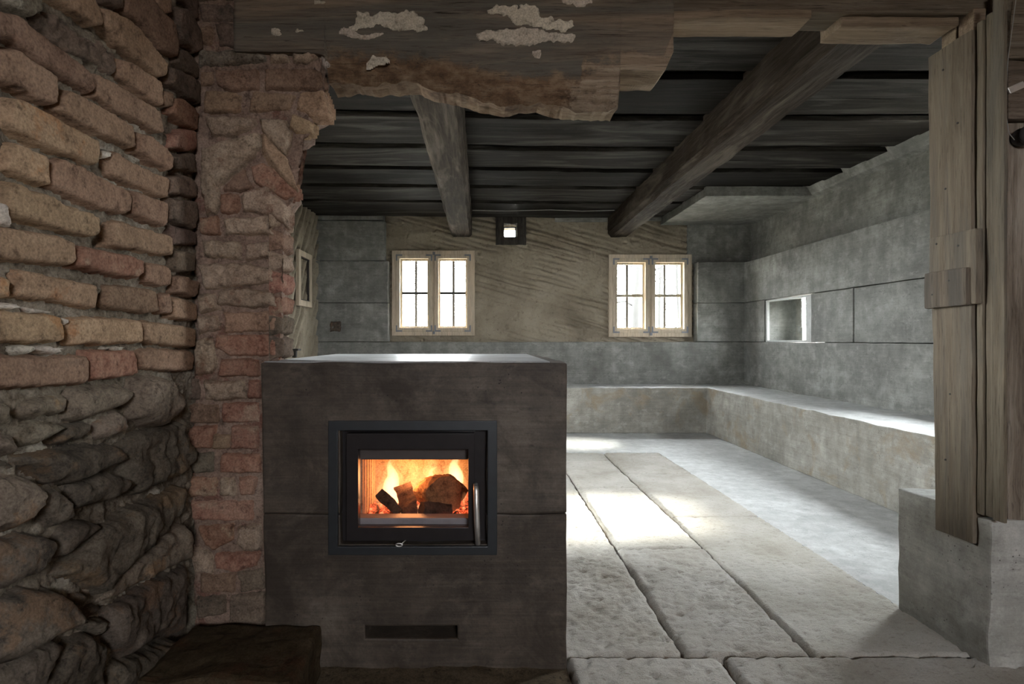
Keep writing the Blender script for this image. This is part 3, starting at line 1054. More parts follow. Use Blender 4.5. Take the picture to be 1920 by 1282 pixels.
RUB = [
 ('G', .02, [(140, 727), (155, 723), (230, 722), (240, 731), (238, 755), (220, 767), (180, 780), (140, 791), (122, 785), (130, 760)]),
 ('G', .012, [(50, 749), (75, 741), (127, 741), (127, 755), (122, 775), (110, 784), (50, 788), (20, 775)]),
 ('M', .015, [(35, 800), (60, 790), (118, 790), (120, 800), (100, 820), (60, 840), (35, 840)]),
 ('S', .012, [(120, 796), (165, 790), (165, 810), (150, 830), (110, 835), (102, 825)]),
 ('G', .015, [(178, 790), (220, 769), (235, 780), (242, 800), (235, 812), (185, 827), (176, 815)]),
 ('G', .036, [(236, 735), (246, 707), (284, 700), (318, 712), (330, 740), (330, 770), (320, 785), (295, 802), (270, 800), (250, 785), (240, 760)]),
 ('S', .03, [(40, 861), (60, 849), (150, 835), (200, 828), (222, 845), (227, 860), (215, 873), (160, 895), (120, 910), (85, 905), (65, 885)]),
 ('S', .028, [(128, 911), (150, 896), (205, 884), (235, 900), (235, 920), (200, 938), (135, 957), (125, 940)]),
 ('G', .035, [(0, 900), (20, 886), (50, 900), (66, 920), (65, 945), (40, 985), (0, 1005)]),
 ('S', .025, [(70, 916), (95, 911), (125, 935), (132, 960), (125, 975), (95, 992), (75, 975), (66, 945)]),
 ('S', .03, [(218, 842), (250, 812), (330, 788), (348, 830), (348, 870), (320, 895), (250, 927), (238, 905), (230, 880)]),
 ('S', .03, [(0, 1012), (40, 997), (92, 1002), (98, 1022), (90, 1050), (50, 1085), (0, 1110), (0, 1050)]),
 ('S', .022, [(102, 1000), (130, 978), (175, 976), (183, 986), (150, 1020), (120, 1045), (97, 1046), (100, 1025)]),
 ('S', .03, [(150, 1030), (185, 988), (240, 952), (340, 908), (335, 960), (290, 1010), (240, 1053), (195, 1108), (185, 1118), (165, 1105), (130, 1083), (100, 1078)]),
 ('G', .015, [(192, 1123), (240, 1062), (300, 1008), (342, 978), (346, 1050), (280, 1084), (215, 1124), (196, 1130)]),
 ('S', .04, [(0, 1130), (40, 1107), (90, 1097), (115, 1115), (128, 1155), (127, 1175), (100, 1190), (60, 1210), (20, 1240), (0, 1250)]),
 ('S', .012, [(132, 1111), (150, 1106), (170, 1115), (168, 1130), (150, 1135), (135, 1126)]), ('S', .01, [(165, 1142), (190, 1132), (195, 1146), (166, 1160)]),
 ('S', .02, [(202, 1137), (280, 1091), (350, 1057), (352, 1180), (300, 1185), (240, 1230), (205, 1220), (195, 1170)]),
 ('S', .02, [(130, 1202), (160, 1182), (188, 1202), (200, 1300), (85, 1300)]), ('S', .02, [(0, 1262), (60, 1217), (100, 1202), (118, 1206), (85, 1260), (70, 1300), (0, 1300)]),
 ('S', .02, [(215, 1242), (260, 1227), (330, 1197), (345, 1300), (210, 1300)]),
 ('G', .01, [(0, 815), (30, 811), (35, 850), (0, 858)]), ('S', .01, [(0, 865), (28, 860), (35, 875), (0, 884)]),
 ('G', .012, [(0, 745), (15, 748), (18, 800), (0, 805)]), ('S', .015, [(140, 1168), (190, 1155), (185, 1195), (150, 1178)]),
]


def wallpts(poly):
    return [PX(-35 if u == 0 else u, v, XW) for u, v in poly]


for k, poly in LW:
    nm = {'M': 'mortar_lump', 'W': 'mortar_lump', 'S': 'brick'}.get(k, 'brick')
    o_ = .013 + random.uniform(-.004, .006)
    if k == 'S':
        o_ = -.004
    piece(nm, wallpts(poly), (1, 0, 0), o_, {'S': BR_D, 'G': BR_T}.get(k, KIND[k]), wl_, .032, .0095, .0012, .002 if k != 'S' else .008, .0048, .004 if k != 'S' else .01, .04, .05)
for k, bul, poly in RUB:
    piece('mortar_lump' if k == 'M' else 'stone', wallpts(poly), (1, 0, 0), .004, KIND[k], wl_, .03, .02, bul * 1.05, .0075, .007, .007, .042, .28)

# the same wall carried on towards the viewer, beyond the frame
rb = random.Random(5)
for i in range(15):
    z0 = .93 + i * .083
    y1 = 1.035 - .012 * (i % 3)
    while y1 > .35:
        w = rb.choice((.27, .25, .14))
        piece('brick', [(XW, y1 - w, z0), (XW, y1, z0 - .003), (XW, y1, z0 + .062), (XW, y1 - w, z0 + .066)], (1, 0, 0), .013 + rb.uniform(-.004, .006),
              rb.choice((BR_T, BR_Y, BR_B, BR_T, BR_R)), wl_, .032, .0095, .0012, .002, .0095, .004)
        y1 -= w + .018
for i in range(4):
    y1 = 1.03 - .05 * (i % 2)
    z0 = -.05 + i * .235
    while y1 > .35:
        w = rb.uniform(.2, .34)
        piece('stone', [(XW, y1 - w, z0 + .03), (XW, y1 - w * .5, z0), (XW, y1, z0 + .05), (XW, y1 - .02, z0 + .19), (XW, y1 - w * .6, z0 + .215), (XW, y1 - w + .01, z0 + .17)],
              (1, 0, 0), .004, rb.choice((ST_G, ST_D)), wl_, .03, .02, .03, .0075, .014, .007, .042, .28)
        y1 -= w + .02

# ------------------------------------------------------------------ front room shell (behind the camera)
FW = (.40, 1.34, 1.4, 2.08)
wf_ = mk('wall_front', solid(grid_cuts(-1, 3.3, [FW], 0), [-2.75, -2.5], grid_cuts(-.3, 2.9, [FW], 2), holes([FW], (0, 2)), 0), RENDER)
tag(wf_, 'plastered end wall of the front room behind the viewer', 'wall', kind='structure')
wk = mk('wall_front_right', box(3.0, 3.3, -2.6, 1.9, -.3, 2.9, 0), RENDER)
tag(wk, 'plastered right wall of the front room', 'wall', kind='structure')
cf = mk('ceiling_front', box(-1, 3.3, -2.7, 1.85, 2.6, 2.8, 0), RENDER)
tag(cf, 'ceiling of the front room', 'ceiling', kind='structure')

# ------------------------------------------------------------------ ceiling of the far room
ce = mk('ceiling', box(-2.4, 3.6, 1.86, 7.3, ZC + .075, 2.9, 0), W_CEIL)
tag(ce, 'ceiling of dark smoke-stained overlapping boards', 'ceiling', kind='structure')
EDGES = [1.95, 2.55, 3.15, 3.75, 4.37, 4.92, 5.49, 6.10, 6.9]
sk = .05


def cboard(y0, y1, z0, z1, x0, x1, seed):
    bm = box(x0, x1, y0, y1, z0, z1, .006, .16, .004, 5, seed)
    for v in bm.verts:
        v.co.y += sk * min(0.0, v.co.x - .9) * .9 + .008 * nz((v.co.x, seed, 0), 1.5)
        v.co.z += .006 * nz((v.co.x, seed, 4), 1.2)
    return mk('ceiling_board', bm, W_CEIL, ce)


for i in range(len(EDGES) - 1):
    a, b = EDGES[i], EDGES[i + 1]
    w = b - a
    cboard(a + .045, a + .045 + (w - .09) * .52, ZC - .006, ZC + .03, -2.3, 3.3, i * 3.1)
    cboard(a + .05 + (w - .09) * .52, b - .045, ZC, ZC + .03, -2.3, 3.3, i * 3.1 + 1)
    cboard(a - .12, a + .12, ZC + .04, ZC + .07, -2.3, 3.3, i * 3.1 + 2)


def timber(name, xa, xb, y0, y1, w0, w1, z0, z1, ch, mat, seed, label):
    prof = lambda w: [(-w / 2 + ch, z0), (w / 2 - ch, z0), (w / 2, z0 + ch * 1.2), (w / 2, z1), (-w / 2, z1), (-w / 2, z0 + ch * 1.2)]
    V, F = [], []
    n = int((y1 - y0) / .05)
    sub = 4
    for i in range(n + 1):
        t = i / n
        xc = xa + (xb - xa) * t
        w = w0 + (w1 - w0) * t
        pr = prof(w)
        for k in range(6):
            for q in range(sub):
                x, z = [pr[k][c] + (pr[(k + 1) % 6][c] - pr[k][c]) * q / sub for c in (0, 1)]
                p = (xc + x, y0 + (y1 - y0) * t, z)
                V.append(Vector((p[0] + .008 * fbm(p, 4, seed), p[1], p[2] + .008 * fbm(p, 4, seed + 9))))
    R = 6 * sub
    for i in range(n):
        for k in range(R):
            F.append((i * R + k, i * R + (k + 1) % R, (i + 1) * R + (k + 1) % R, (i + 1) * R + k))
    F.append(tuple(reversed(range(R))))
    F.append(tuple(range(n * R, (n + 1) * R)))
    return tag(mk(name, (V, F), mat), label, 'beam', 'ceiling beams of the far room')


timber('ceiling_beam', -.232, -.235, 1.95, 6.93, .25, .245, 2.2, ZC + .02, .03, W_BEAM, 1, 'left-hand grey worn ceiling beam above the left window')
timber('ceiling_beam', 1.53, 1.605, 1.95, 6.93, .25, .25, 2.2, ZC + .02, .035, W_BEAM2, 5, 'brown chamfered ceiling beam ending beside the right window')

# ------------------------------------------------------------------ lintel over the opening
lin = empty('lintel', 'broken weathered timber lintel with flaking lime above the stove', 'beam')
BOT = [(438, 96), (540, 97), (600, 101), (608, 104), (613, 150), (640, 146), (700, 148), (765, 150), (800, 157), (860, 165), (900, 176), (950, 190), (1000, 186), (1060, 192),
       (1100, 196), (1162, 199), (1163.5, 131), (1200, 133), (1246, 135), (1256, 112), (1263, 97)]


def bot(u):
    for (a, va), (b, vb) in zip(BOT, BOT[1:]):
        if a <= u <= b:
            return va + (vb - va) * (u - a) / (b - a)
    return BOT[-1][1]


YL = 1.846
us = sorted(set([438 + 5 * i for i in range(166)] + [608, 613, 1162, 1163.5, 1263]))
V, F = [], []
rows = None
SL = YL / FPX
for u in us:
    x = (u - VX) * SL
    zb = EYE + (VY - bot(u)) * SL
    ragged = 613 <= u <= 1162
    if ragged:
        zb += .010 * fbm((x, 0, 0), 14, 3) + .004 * nz((x, 0, 0), 70, 3)
    col_ = []
    zt = 2.32
    nr = 44
    for j in range(nr + 1):
        t = (j / nr) ** 1.3
        z = zt + (zb - zt) * t
        h = z - zb
        p = (x, 0, z)
        y = YL + .006 * fbm((x * .6, 0, z * 3), 5, 2) + .0025 * nz((x * 2, 0, z * 30), 1, 4)
        if ragged:
            lim = .10 + .03 * nz((x, 0, 0), 6, 8)
            if h < lim:
                k = 1 - h / lim
                y += .055 * k * (.45 + .75 * max(0, fbm((x, 0, z * 1.6), 8, 6) + .4)) + .010 * nz(p, 34, 7) * k
        col_.append(Vector((x, y, z)))
    zr = zb + (.006 if ragged else .0)
    for y in (1.935, 1.99):
        col_.append(Vector((x, y, zr + .006 * nz((x, y, 0), 18, 5))))
    col_.append(Vector((x, 2.0, zt)))
    rows = len(col_)
    V += col_
for i in range(len(us) - 1):
    for j in range(rows - 1):
        F.append((i * rows + j, i * rows + j + 1, (i + 1) * rows + j + 1, (i + 1) * rows + j))
F.append(tuple(range(rows - 1, -1, -1)))
F.append(tuple(range((len(us) - 1) * rows, len(us) * rows)))
F = [tuple(reversed(f)) for f in F]
bmx = mk('beam', (V, F), W_LINT3, lin, False)
at = bmx.data.color_attributes.new('wear', 'FLOAT_COLOR', 'POINT')
for vi, v in enumerate(bmx.data.vertices):
    c = v.co
    u = VX + c.x / SL
    zb = EYE + (VY - bot(min(max(u, 438), 1263))) * SL
    h = c.z - zb
    rot = cut = 0.0
    if 611 < u < 1162.5:
        lim = .105 + (.06 if u > 1090 else 0)
        rot = max(0.0, min(1.0, 1.3 - h / lim))
        cut = rot * max(0.0, min(1.0, (u - 1000) / 120))
    elif u >= 1162:
        rot = cut = max(0.0, min(1.0, 1.6 - h / .05))
    at.data[vi].color = (rot, cut, 0, 1)
for p in bmx.data.polygons:
    p.use_smooth = abs(p.normal.z) < .5
# remains of lime plaster on the beam
SCABS = [
 [(640, 62), (662, 45), (670, 20), (700, 27), (740, 22), (780, 25), (800, 35), (795, 48), (810, 58), (760, 60), (730, 58), (712, 45), (690, 52), (668, 60), (655, 66)],
 [(632, 60), (645, 52), (662, 58), (690, 66), (720, 64), (700, 72), (660, 74), (638, 70)],
 [(915, 20), (930, 10), (960, 12), (985, 10), (1012, 15), (1012, 32), (1040, 36), (1072, 40), (1078, 50), (1060, 58), (1020, 56), (1000, 50), (965, 46), (950, 34), (918, 28)],
 [(892, 64), (920, 55), (980, 58), (1040, 62), (1084, 66), (1072, 78), (1020, 78), (985, 86), (950, 84), (925, 74), (900, 72)],
 [(590, 2), (612, 3), (612, 8), (590, 8)], [(690, 118), (700, 108), (720, 108), (726, 114), (705, 116), (690, 124)], [(996, 96), (1010, 95), (1012, 110), (998, 112)],
 [(508, 52), (528, 55), (528, 64), (510, 64)], [(555, 56), (570, 55), (568, 62), (556, 62)], [(1052, -5), (1110, -5), (1112, 8), (1085, 12), (1055, 6)],
]
for poly in SCABS:
    piece('plaster_scab', [P(u, v, YL) for u, v in poly], (0, -1, 0), .006, W_SCAB, lin, .010, .005, .0, .0016, .0035, .012)
# rear beam of the lintel, running on to the post
lin2 = empty('rear_lintel', 'thick rear lintel beam with a fresh sawn underside running to the post', 'beam')
mk('beam', box(.50, 1.9, 1.875, 1.99, 2.045, 2.5, .008, .06, .006, 6, 2), W_LINT, lin2)
mk('sawn_plank', box(.585, 1.05, 1.868, 1.988, 2.024, 2.05, .004, .05, .004, 8, 4), W_CUT, lin2)
mk('support_block', solid([1.165, 1.545], [1.90, 2.02], [2.014, 2.11], lambda *a: True, .006, .04, .006, 9, 6), W_CUT, lin2)
mk('wedge', box(1.56, 1.60, 1.93, 1.99, 1.975, 2.05, .003, 0, 0), W_CUT, lin2)
mk('wedge', box(1.56, 1.60, 1.86, 1.92, 1.97, 2.05, .003, 0, 0), W_CUT, lin2)
cap_ = mk('wall_above_post', box(.45, 3.3, 1.99, 2.08, 2.47, 2.7, 0), W_LINT)
tag(cap_, 'dark timber closing the gap over the rear lintel', 'wall', kind='structure')

# ------------------------------------------------------------------ post, plinth and plank wall on the right
pl = mk('concrete_plinth', solid([1.552, 1.602, 2.99], [1.79, 1.84, 1.997, 2.185], [-.05, .353, .447], lambda x, y, z: not (x < 1.602 and 1.84 < y < 1.997 and z > .353), .007, .05, .006, 7, 4), CON_P)
tag(pl, 'pale grey cast concrete plinth under the timber door post', 'plinth')
post = empty('door_post', 'tall weathered timber door post standing on the concrete plinth', 'post')


def pboard(nm, y0, y1, z0, z1, x0, x1, seed, mat=W_POST, lean=0.0, bev=.004):
    bm = box(x0, x1, y0, y1, z0, z1, bev, .06, .0035 if y1 - y0 > .1 else .0018, 6, seed)
    for v in bm.verts:
        v.co.y += lean * (v.co.z - .4) * (1 if v.co.y > (y0 + y1) / 2 else .2)
    return mk(nm, bm, mat, post)


pboard('board', 1.842, 1.995, .355, 1.975, 1.542, 1.60, 1, lean=.022)
pboard('board', 1.816, 1.8385, .455, 1.99, 1.551, 1.60, 2)
pboard('board', 1.785, 1.813, .455, 2.0, 1.558, 1.60, 6)
pboard('board', 1.744, 1.783, .452, 2.03, 1.553, 1.564, 3)
pboard('patch_block', 1.815, 2.003, 1.108, 1.345, 1.527, 1.55, 4, bev=.006)
pboard('patch_block', 1.835, 2.008, 1.106, 1.225, 1.514, 1.535, 5, bev=.007)
for q in ((1.96, 1.9), (1.95, 1.5), (1.9, 1.7), (1.97, 1.32), (1.88, 1.30), (1.9, 1.19), (1.97, 1.15), (1.93, .82), (1.95, .6)):
    xq = 1.541 if not 1.1 < q[1] < 1.345 else (1.5265 if q[1] > 1.225 else 1.5135)
    mk('nail', lathe([(.0035, 0), (.0035, .002)], (xq + .001, q[0], q[1]), (-1, 0, 0), 6), STEEL_DARK, post)
wp = mk('wall_middle_right', box(1.62, 3.3, 1.848, 2.0, .45, 2.6, 0), W_PLANK)
tag(wp, 'old plank wall to the right of the post', 'wall', kind='structure')
for i in range(7):
    x0 = 1.612 + i * .19
    mk('plank', box(x0, x0 + .184, 1.80 + .006 * (i % 2), 1.845, .44, 1.665, .005, .06, .006, 7, i + 30), W_PLANK, wp)
mk('cross_beam', box(1.60, 3.0, 1.775, 1.845, 1.85, 2.08, .01, .06, .008, 6, 44), W_LINT, wp)
mk('cross_beam', box(1.60, 3.0, 1.785, 1.845, 1.67, 1.845, .01, .06, .008, 6, 47), W_LINT, wp)
# porcelain insulator, wire and metal bracket
ins = empty('insulator', 'dark round porcelain insulator knob on the plank wall', 'insulator')
c_ = P(1907, 261, 1.80)
mk('knob', lathe([(.018, 0), (.026, .006), (.028, .018), (.022, .026), (.022, .030), (.029, .036), (.029, .046), (.02, .054), (.008, .055)], c_, (0, -1, 0), 24), PORC, ins, True)
mk('screw', lathe([(.009, .053), (.009, .058), (.005, .06)], c_, (0, -1, 0), 12), STEEL_DARK, ins, True)
br = mk('bracket', box(-.022, .03, -.006, .0, -.010, .010, .002), STEEL)
br.location = P(1901, 166, 1.785)
br.rotation_euler = (0, math.radians(-24), 0)
tag(br, 'small pale metal bracket nailed above the insulator', 'bracket')
wi = mk('wire', tube([P(u, v, y) for u, v, y in ((1906, -10, 1.765), (1897, 60, 1.768), (1890, 110, 1.765), (1887, 160, 1.775), (1886, 215, 1.79), (1892, 250, 1.782), (1902, 262, 1.76))], .0012, 6), plain('grey_wire', (.25, .24, .22), .5))
tag(wi, 'thin grey wire hanging from the beam to the insulator', 'wire')

# ------------------------------------------------------------------ L-shaped concrete bench
bench = mk('bench', solid([XL + .002, 2.40, XR - .003], [2.30, 6.25, YB - .003], [0.0, .483], lambda x, y, z: y > 6.25 or x > 2.4, .007, .055, .006, 9, 3), CON_B)
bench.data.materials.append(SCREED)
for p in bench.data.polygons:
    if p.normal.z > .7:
        p.material_index = 1  # paler, cooler top faces: daylight on the bench put into the colour
tag(bench, 'long L-shaped cast concrete bench along the back and right walls', 'bench')

# ------------------------------------------------------------------ windows


def window(idx, R, label, bars_wood):
    x0, x1, z0, z1 = R
    w = empty('window_%d' % idx, label, 'window', kind='structure')
    yF = YP - .028
    fw = .05
    sol = lambda a, b, c, d, e, f, t, y0, y1: solid([a, a + t, b - t, b], [y0, y1], [c, c + t, d - t, d], holes([(a + t, b - t, c + t, d - t)], (0, 2)), .003)
    mk('frame', sol(x0 - .002, x1 + .002, z0 - .002, z1 + .002, 0, 0, fw, yF, yF + .085), W_WIN, w)
    xm = (x0 + x1) / 2
    mk('mullion', box(xm - .016, xm + .016, yF + .004, yF + .08, z0 + fw - .002, z1 - fw + .002, .003), W_WIN, w)
    for a, b in ((x0 + fw - .006, xm - .012), (xm + .012, x1 - fw + .006)):
        c, d = z0 + fw - .006, z1 - fw + .006
        s = mk('sash', sol(a, b, c, d, 0, 0, .046, yF - .008, yF + .05), W_WIN, w)
        a2, b2, c2, d2 = a + .046, b - .046, c + .046, d - .046
        s2 = mk('inner_sash', sol(a2 - .01, b2 + .01, c2 - .01, d2 + .01, 0, 0, .03, yF + .06, yF + .10), W_WIN, w)
        mk('pane', box(a2 - .002, b2 + .002, yF + .018, yF + .023, c2 - .002, d2 + .002, 0), GLASS, s)
        bm_ = W_WIN if bars_wood else STEEL_DARK
        zm = (c2 + d2) / 2 + .005
        mk('muntin', box(a2 - .005, b2 + .005, yF + .065, yF + .09, zm - .016, zm + .016, .002), bm_, s2)
        xc = (a2 + b2) / 2
        mk('iron_bar', tube([(xc, yF + .2, c2 - .03), (xc, yF + .2, d2 + .03)], .016, 8), STEEL_DARK, w)
        for sx, ex in ((1, a), (-1, b)):
            for sz, ez in ((1, c), (-1, d)):
                L1, t1 = .075, .018
                q = [(ex, ez), (ex + sx * L1, ez), (ex + sx * L1, ez + sz * t1), (ex + sx * t1, ez + sz * t1), (ex + sx * t1, ez + sz * L1), (ex, ez + sz * L1)]
                q = [(x - sx * .0, z) for x, z in q]
                bm = bmesh.new()
                fr_ = [bm.verts.new((x, yF - .0115, z)) for x, z in q]
                bk_ = [bm.verts.new((x, yF - .006, z)) for x, z in q]
                bm.faces.new(fr_)
                bm.faces.new(list(reversed(bk_)))
                for i in range(6):
                    bm.faces.new((fr_[i], bk_[i], bk_[(i + 1) % 6], fr_[(i + 1) % 6]))
                bmesh.ops.recalc_face_normals(bm, faces=bm.faces[:])
                mk('corner_plate', bm, TAPE, s)
    mk('catch', box(xm - .008, xm + .02, yF - .012, yF + .006, z0 + .015, z0 + .05, .002), TAPE, w)
    mk('catch', box(xm - .008, xm + .02, yF - .012, yF + .006, z1 - .05, z1 - .015, .002), TAPE, w)
    return w


window(1, WIN1, 'left wooden casement window in the back wall with dark glazing bars', False)
window(2, WIN2, 'right wooden casement window in the back wall with trees outside', True)
w3 = empty('window_3', 'tiny square vent window high between the two casements', 'window', kind='structure')
mk('pane', box(WINS[0], WINS[1], YP + .2, YP + .206, WINS[2], WINS[3], 0), GLASS, w3)
mk('frame', solid([WINS[0], WINS[0] + .012, WINS[1] - .012, WINS[1]], [YP + .19, YP + .22], [WINS[2], WINS[2] + .012, WINS[3] - .012, WINS[3]],
   holes([(WINS[0] + .012, WINS[1] - .012, WINS[2] + .012, WINS[3] - .012)], (0, 2)), 0), TAPE, w3)
# window in the right wall niche
w4 = empty('window_4', 'low fixed window set in the deep niche of the right wall', 'window', kind='structure')
a, b, c, d = NICHE
PALE = plain('pale_reveal', (.42, .43, .42), .6)
mk('frame', solid([XR + .02, XR + .045], [a + .0, a + .11, b - .035, b], [c, c + .018, d - .018, d], holes([(a + .11, b - .035, c + .018, d - .018)], (1, 2)), .002), PALE, w4)
mk('pane', box(XR + .03, XR + .036, a + .108, b - .033, c + .016, d - .016, 0), GLASS, w4)
mk('reveal_cheek', box(3.29, 3.39, 6.02, b - .002, c + .002, d - .002, .004), CON_W, w4)
mk('outer_frame', solid([3.34, 3.38], [a, a + .05, 6.0, 6.018], [c, c + .04, d - .04, d], holes([(a + .05, 6.0, c + .04, d - .04)], (1, 2)), .002), PALE, w4)
# window further forward in the right wall (its light falls on the floor)
w5 = empty('window_5', 'casement window of the right wall hidden behind the post', 'window', kind='structure')
a, b, c, d = RWIN
mk('frame', solid([XR + .20, XR + .26], [a, a + .05, b - .05, b], [c, c + .05, d - .05, d], holes([(a + .05, b - .05, c + .05, d - .05)], (1, 2)), .003), W_WIN, w5)
mk('pane', box(XR + .225, XR + .231, a + .048, b - .048, c + .048, d - .048, 0), GLASS, w5)

w6 = empty('window_6', 'casement window of the far left wall hidden behind the pilaster', 'window', kind='structure')
a, b, c, d = LWIN
mk('frame', solid([XL - .3, XL - .24], [a, a + .05, b - .05, b], [c, c + .05, d - .05, d], holes([(a + .05, b - .05, c + .05, d - .05)], (1, 2)), .003), W_WIN, w6)
mk('pane', box(XL - .275, XL - .27, a + .048, b - .048, c + .048, d - .048, 0), GLASS, w6)

# ------------------------------------------------------------------ wooden frame on the far left wall, iron bracket, cable
fy0, fy1, fz0, fz1 = 5.94, 6.40, 1.345, 1.915
fr0 = empty('wooden_frame', 'plain pale wooden frame on the far left wall round a panel of scored plaster', 'frame')
mk('frame', solid([XL - .005, XL + .03], [fy0, fy0 + .07, fy1 - .07, fy1], [fz0, fz0 + .06, fz1 - .06, fz1], holes([(fy0 + .07, fy1 - .07, fz0 + .06, fz1 - .06)], (1, 2)), .003), W_WIN, fr0)
mk('inner_strip', solid([XL - .005, XL + .018], [fy0 + .065, fy0 + .085, fy1 - .085, fy1 - .065], [fz0 + .055, fz0 + .072, fz1 - .072, fz1 - .055],
   holes([(fy0 + .085, fy1 - .085, fz0 + .072, fz1 - .072)], (1, 2)), .002), STEEL_DARK, fr0)
bk0 = empty('iron_bracket', 'small dark iron bracket projecting from the far left wall above the stove', 'bracket')
q = P(556, 658, 5.6)
mk('plate', box(XL - .01, q.x + .03, q.y - .05, q.y + .05, q.z + .004, q.z + .022, .003), STEEL_DARK, bk0)
mk('stem', box(q.x - .035, q.x + .0, q.y - .02, q.y + .02, q.z - .06, q.z + .006, .003), STEEL_DARK, bk0)
cb = mk('cable', tube([(-.10, 6.4, ZC - .012), (.3, 6.42, ZC - .016), (.75, 6.38, ZC - .012), (1.1, 6.42, ZC - .018), (1.45, 6.4, ZC - .012)], .004, 6), plain('pale_cable', (.3, .29, .27), .5))
tag(cb, 'thin pale cable clipped to the ceiling boards near the back wall', 'cable')

# ------------------------------------------------------------------ the stove
SX0, SX1, SY0, SY1, SZ = -.683, .263, 1.81, 2.74, .9276
ss = SY0 / FPX
q = lambda u: (u - VX) * ss
r = lambda v: EYE + (VY - v) * ss
stove = empty('masonry_stove', 'big cube-shaped dark concrete stove with a glazed fire door', 'stove')
FB = (q(638), q(912), r(1020), r(806))      # opening for the insert
AS = (q(685), q(857), r(1197), r(1173))     # air slot
ZS = r(964)
bm = solid([SX0, FB[0], AS[0], AS[1], FB[1], SX1], [SY0, SY0 + .09, SY0 + .43, SY1], [-.02, AS[2], AS[3], FB[2], ZS, ZS + .002, FB[3], SZ],
           lambda x, y, z: not (ZS < z < ZS + .002 and y < SY0 + .09) and not ((FB[0] < x < FB[1] and FB[2] < z < FB[3] and y < SY0 + .43) or (AS[0] < x < AS[1] and AS[2] < z < AS[3] and y < SY0 + .09)),
           .006, .05, .0035, 7, 5)
for v in bm.verts:   # the left edge leans in a little towards the floor
    if v.co.x < SX0 + .05:
        v.co.x += .018 * (1 - v.co.z / SZ)
    if v.co.z > ZS and v.co.y < SY0 + .03:
        v.co.y -= .002
mk('body', bm, CON_S, stove)
mk('lit_top_sheet', box(SX0 + .004, SX1 - .05, SY0 + .02, SY1 - .004, SZ - .004, SZ + .004, .002), CON_TOP_LIT, stove)  # thin added sheet; bright light on the stove top put into its colour
# steel surround
ofr = (q(617), q(932), r(1038), r(788))
ifr = (q(635), q(914), r(1022), r(806))
mk('steel_surround', solid([ofr[0], ifr[0], ifr[1], ofr[1]], [SY0 - .012, SY0 + .10], [ofr[2], ifr[2], ifr[3], ofr[3]],
   lambda x, y, z: not (ifr[0] < x < ifr[1] and ifr[2] < z < ifr[3]), .002), STEEL_BLACK, stove)
drr = (q(650), q(890), r(1012), r(812))
gl_ = (q(672), q(878), r(988), r(842))
door = mk('fire_door', solid([drr[0], gl_[0], gl_[1], drr[1]], [SY0 - .004, SY0 + .03], [drr[2], gl_[2], gl_[3], drr[3]],
          lambda x, y, z: not (gl_[0] < x < gl_[1] and gl_[2] < z < gl_[3]), .0015), DOOR_BLACK, stove)
mk('glass', box(gl_[0] - .001, gl_[1] + .001, SY0 + .002, SY0 + .006, gl_[2] - .001, gl_[3] + .001, 0), GLASS_FIRE, door)
hx = q(893)
mk('handle', tube([(hx - .002, SY0 - .018, r(904)), (hx, SY0 - .028, r(915)), (hx + .001, SY0 - .034, r(945)), (hx + .003, SY0 - .034, r(980)), (hx + .005, SY0 - .03, r(1014))],
   [.007, .0085, .009, .009, .008], 12), STEEL, door, True)
mk('handle_mount', tube([(hx - .001, SY0 + .01, r(908)), (hx - .001, SY0 - .028, r(908))], .005, 8), STEEL_BLACK, door)
mk('handle_mount', tube([(hx + .003, SY0 + .01, r(1000)), (hx + .003, SY0 - .03, r(1000))], .005, 8), STEEL_BLACK, door)
ring = [(q(750) + .010 * math.cos(t * math.pi / 8), SY0 - .02, r(1017) + .0045 * math.sin(t * math.pi / 8)) for t in range(16)]
mk('air_lever', join(tube(ring + [ring[0]], .0022, 6, False), tube([(q(755), SY0 - .019, r(1015)), (q(765), SY0 + .02, r(1011))], .002, 6)), STEEL, stove, True)
# insert casing (black recess) and firebox
mk('casing', solid([ifr[0], q(667), q(883), ifr[1]], [SY0 + .03, SY0 + .06], [ifr[2], r(992), r(838), ifr[3]],
   lambda x, y, z: not (q(667) < x < q(883) and r(992) < z < r(838)), 0), DOOR_BLACK, stove)
fbx0, fbx1, fbz0, fbz1 = q(660), q(886), .395, .70
fb = mk('firebox', solid([fbx0 - .03, fbx0, fbx1, fbx1 + .03], [SY0 + .06, SY0 + .36, SY0 + .39], [fbz0 - .03, fbz0, fbz1, fbz1 + .02],
        lambda x, y, z: not (fbx0 < x < fbx1 and y < SY0 + .36 and fbz0 < z < fbz1), .002), FIRECLAY, stove)
for i in range(6):
    y0 = SY0 + .10 + i * .042
    mk('fireclay_rib', box(fbx0 - .002, fbx0 + .012, y0, y0 + .026, fbz0, fbz1 - .03, .003), FIRECLAY, fb)
mk('baffle', box(fbx0, fbx1, SY0 + .05, SY0 + .10, r(865) - .005, fbz1 + .01, .004), plain('sooty_steel', (.11, .10, .095), .7, bscale=40), stove)
mk('ash_lip', box(fbx0, fbx1, SY0 + .04, SY0 + .09, fbz0 - .02, r(977) - .002, .004), plain('reflection_grey_steel', (.34, .33, .35), .5), stove)  # lighter blue-grey paints in the reflection low in the door glass
emb = grid('ember_bed', lambda a, b: Vector((fbx0 + .015 + (fbx1 - fbx0 - .02) * a, SY0 + .095 + .25 * b, fbz0 + .008 + .022 * abs(fbm((a * 3, b * 2, 0), 3, 5)) + .045 * max(0, a - .6) + .02 * max(0, .35 - a))), 60, 40, EMBER)
tag(emb, 'bed of glowing red embers on the firebox floor', 'embers', kind='stuff')


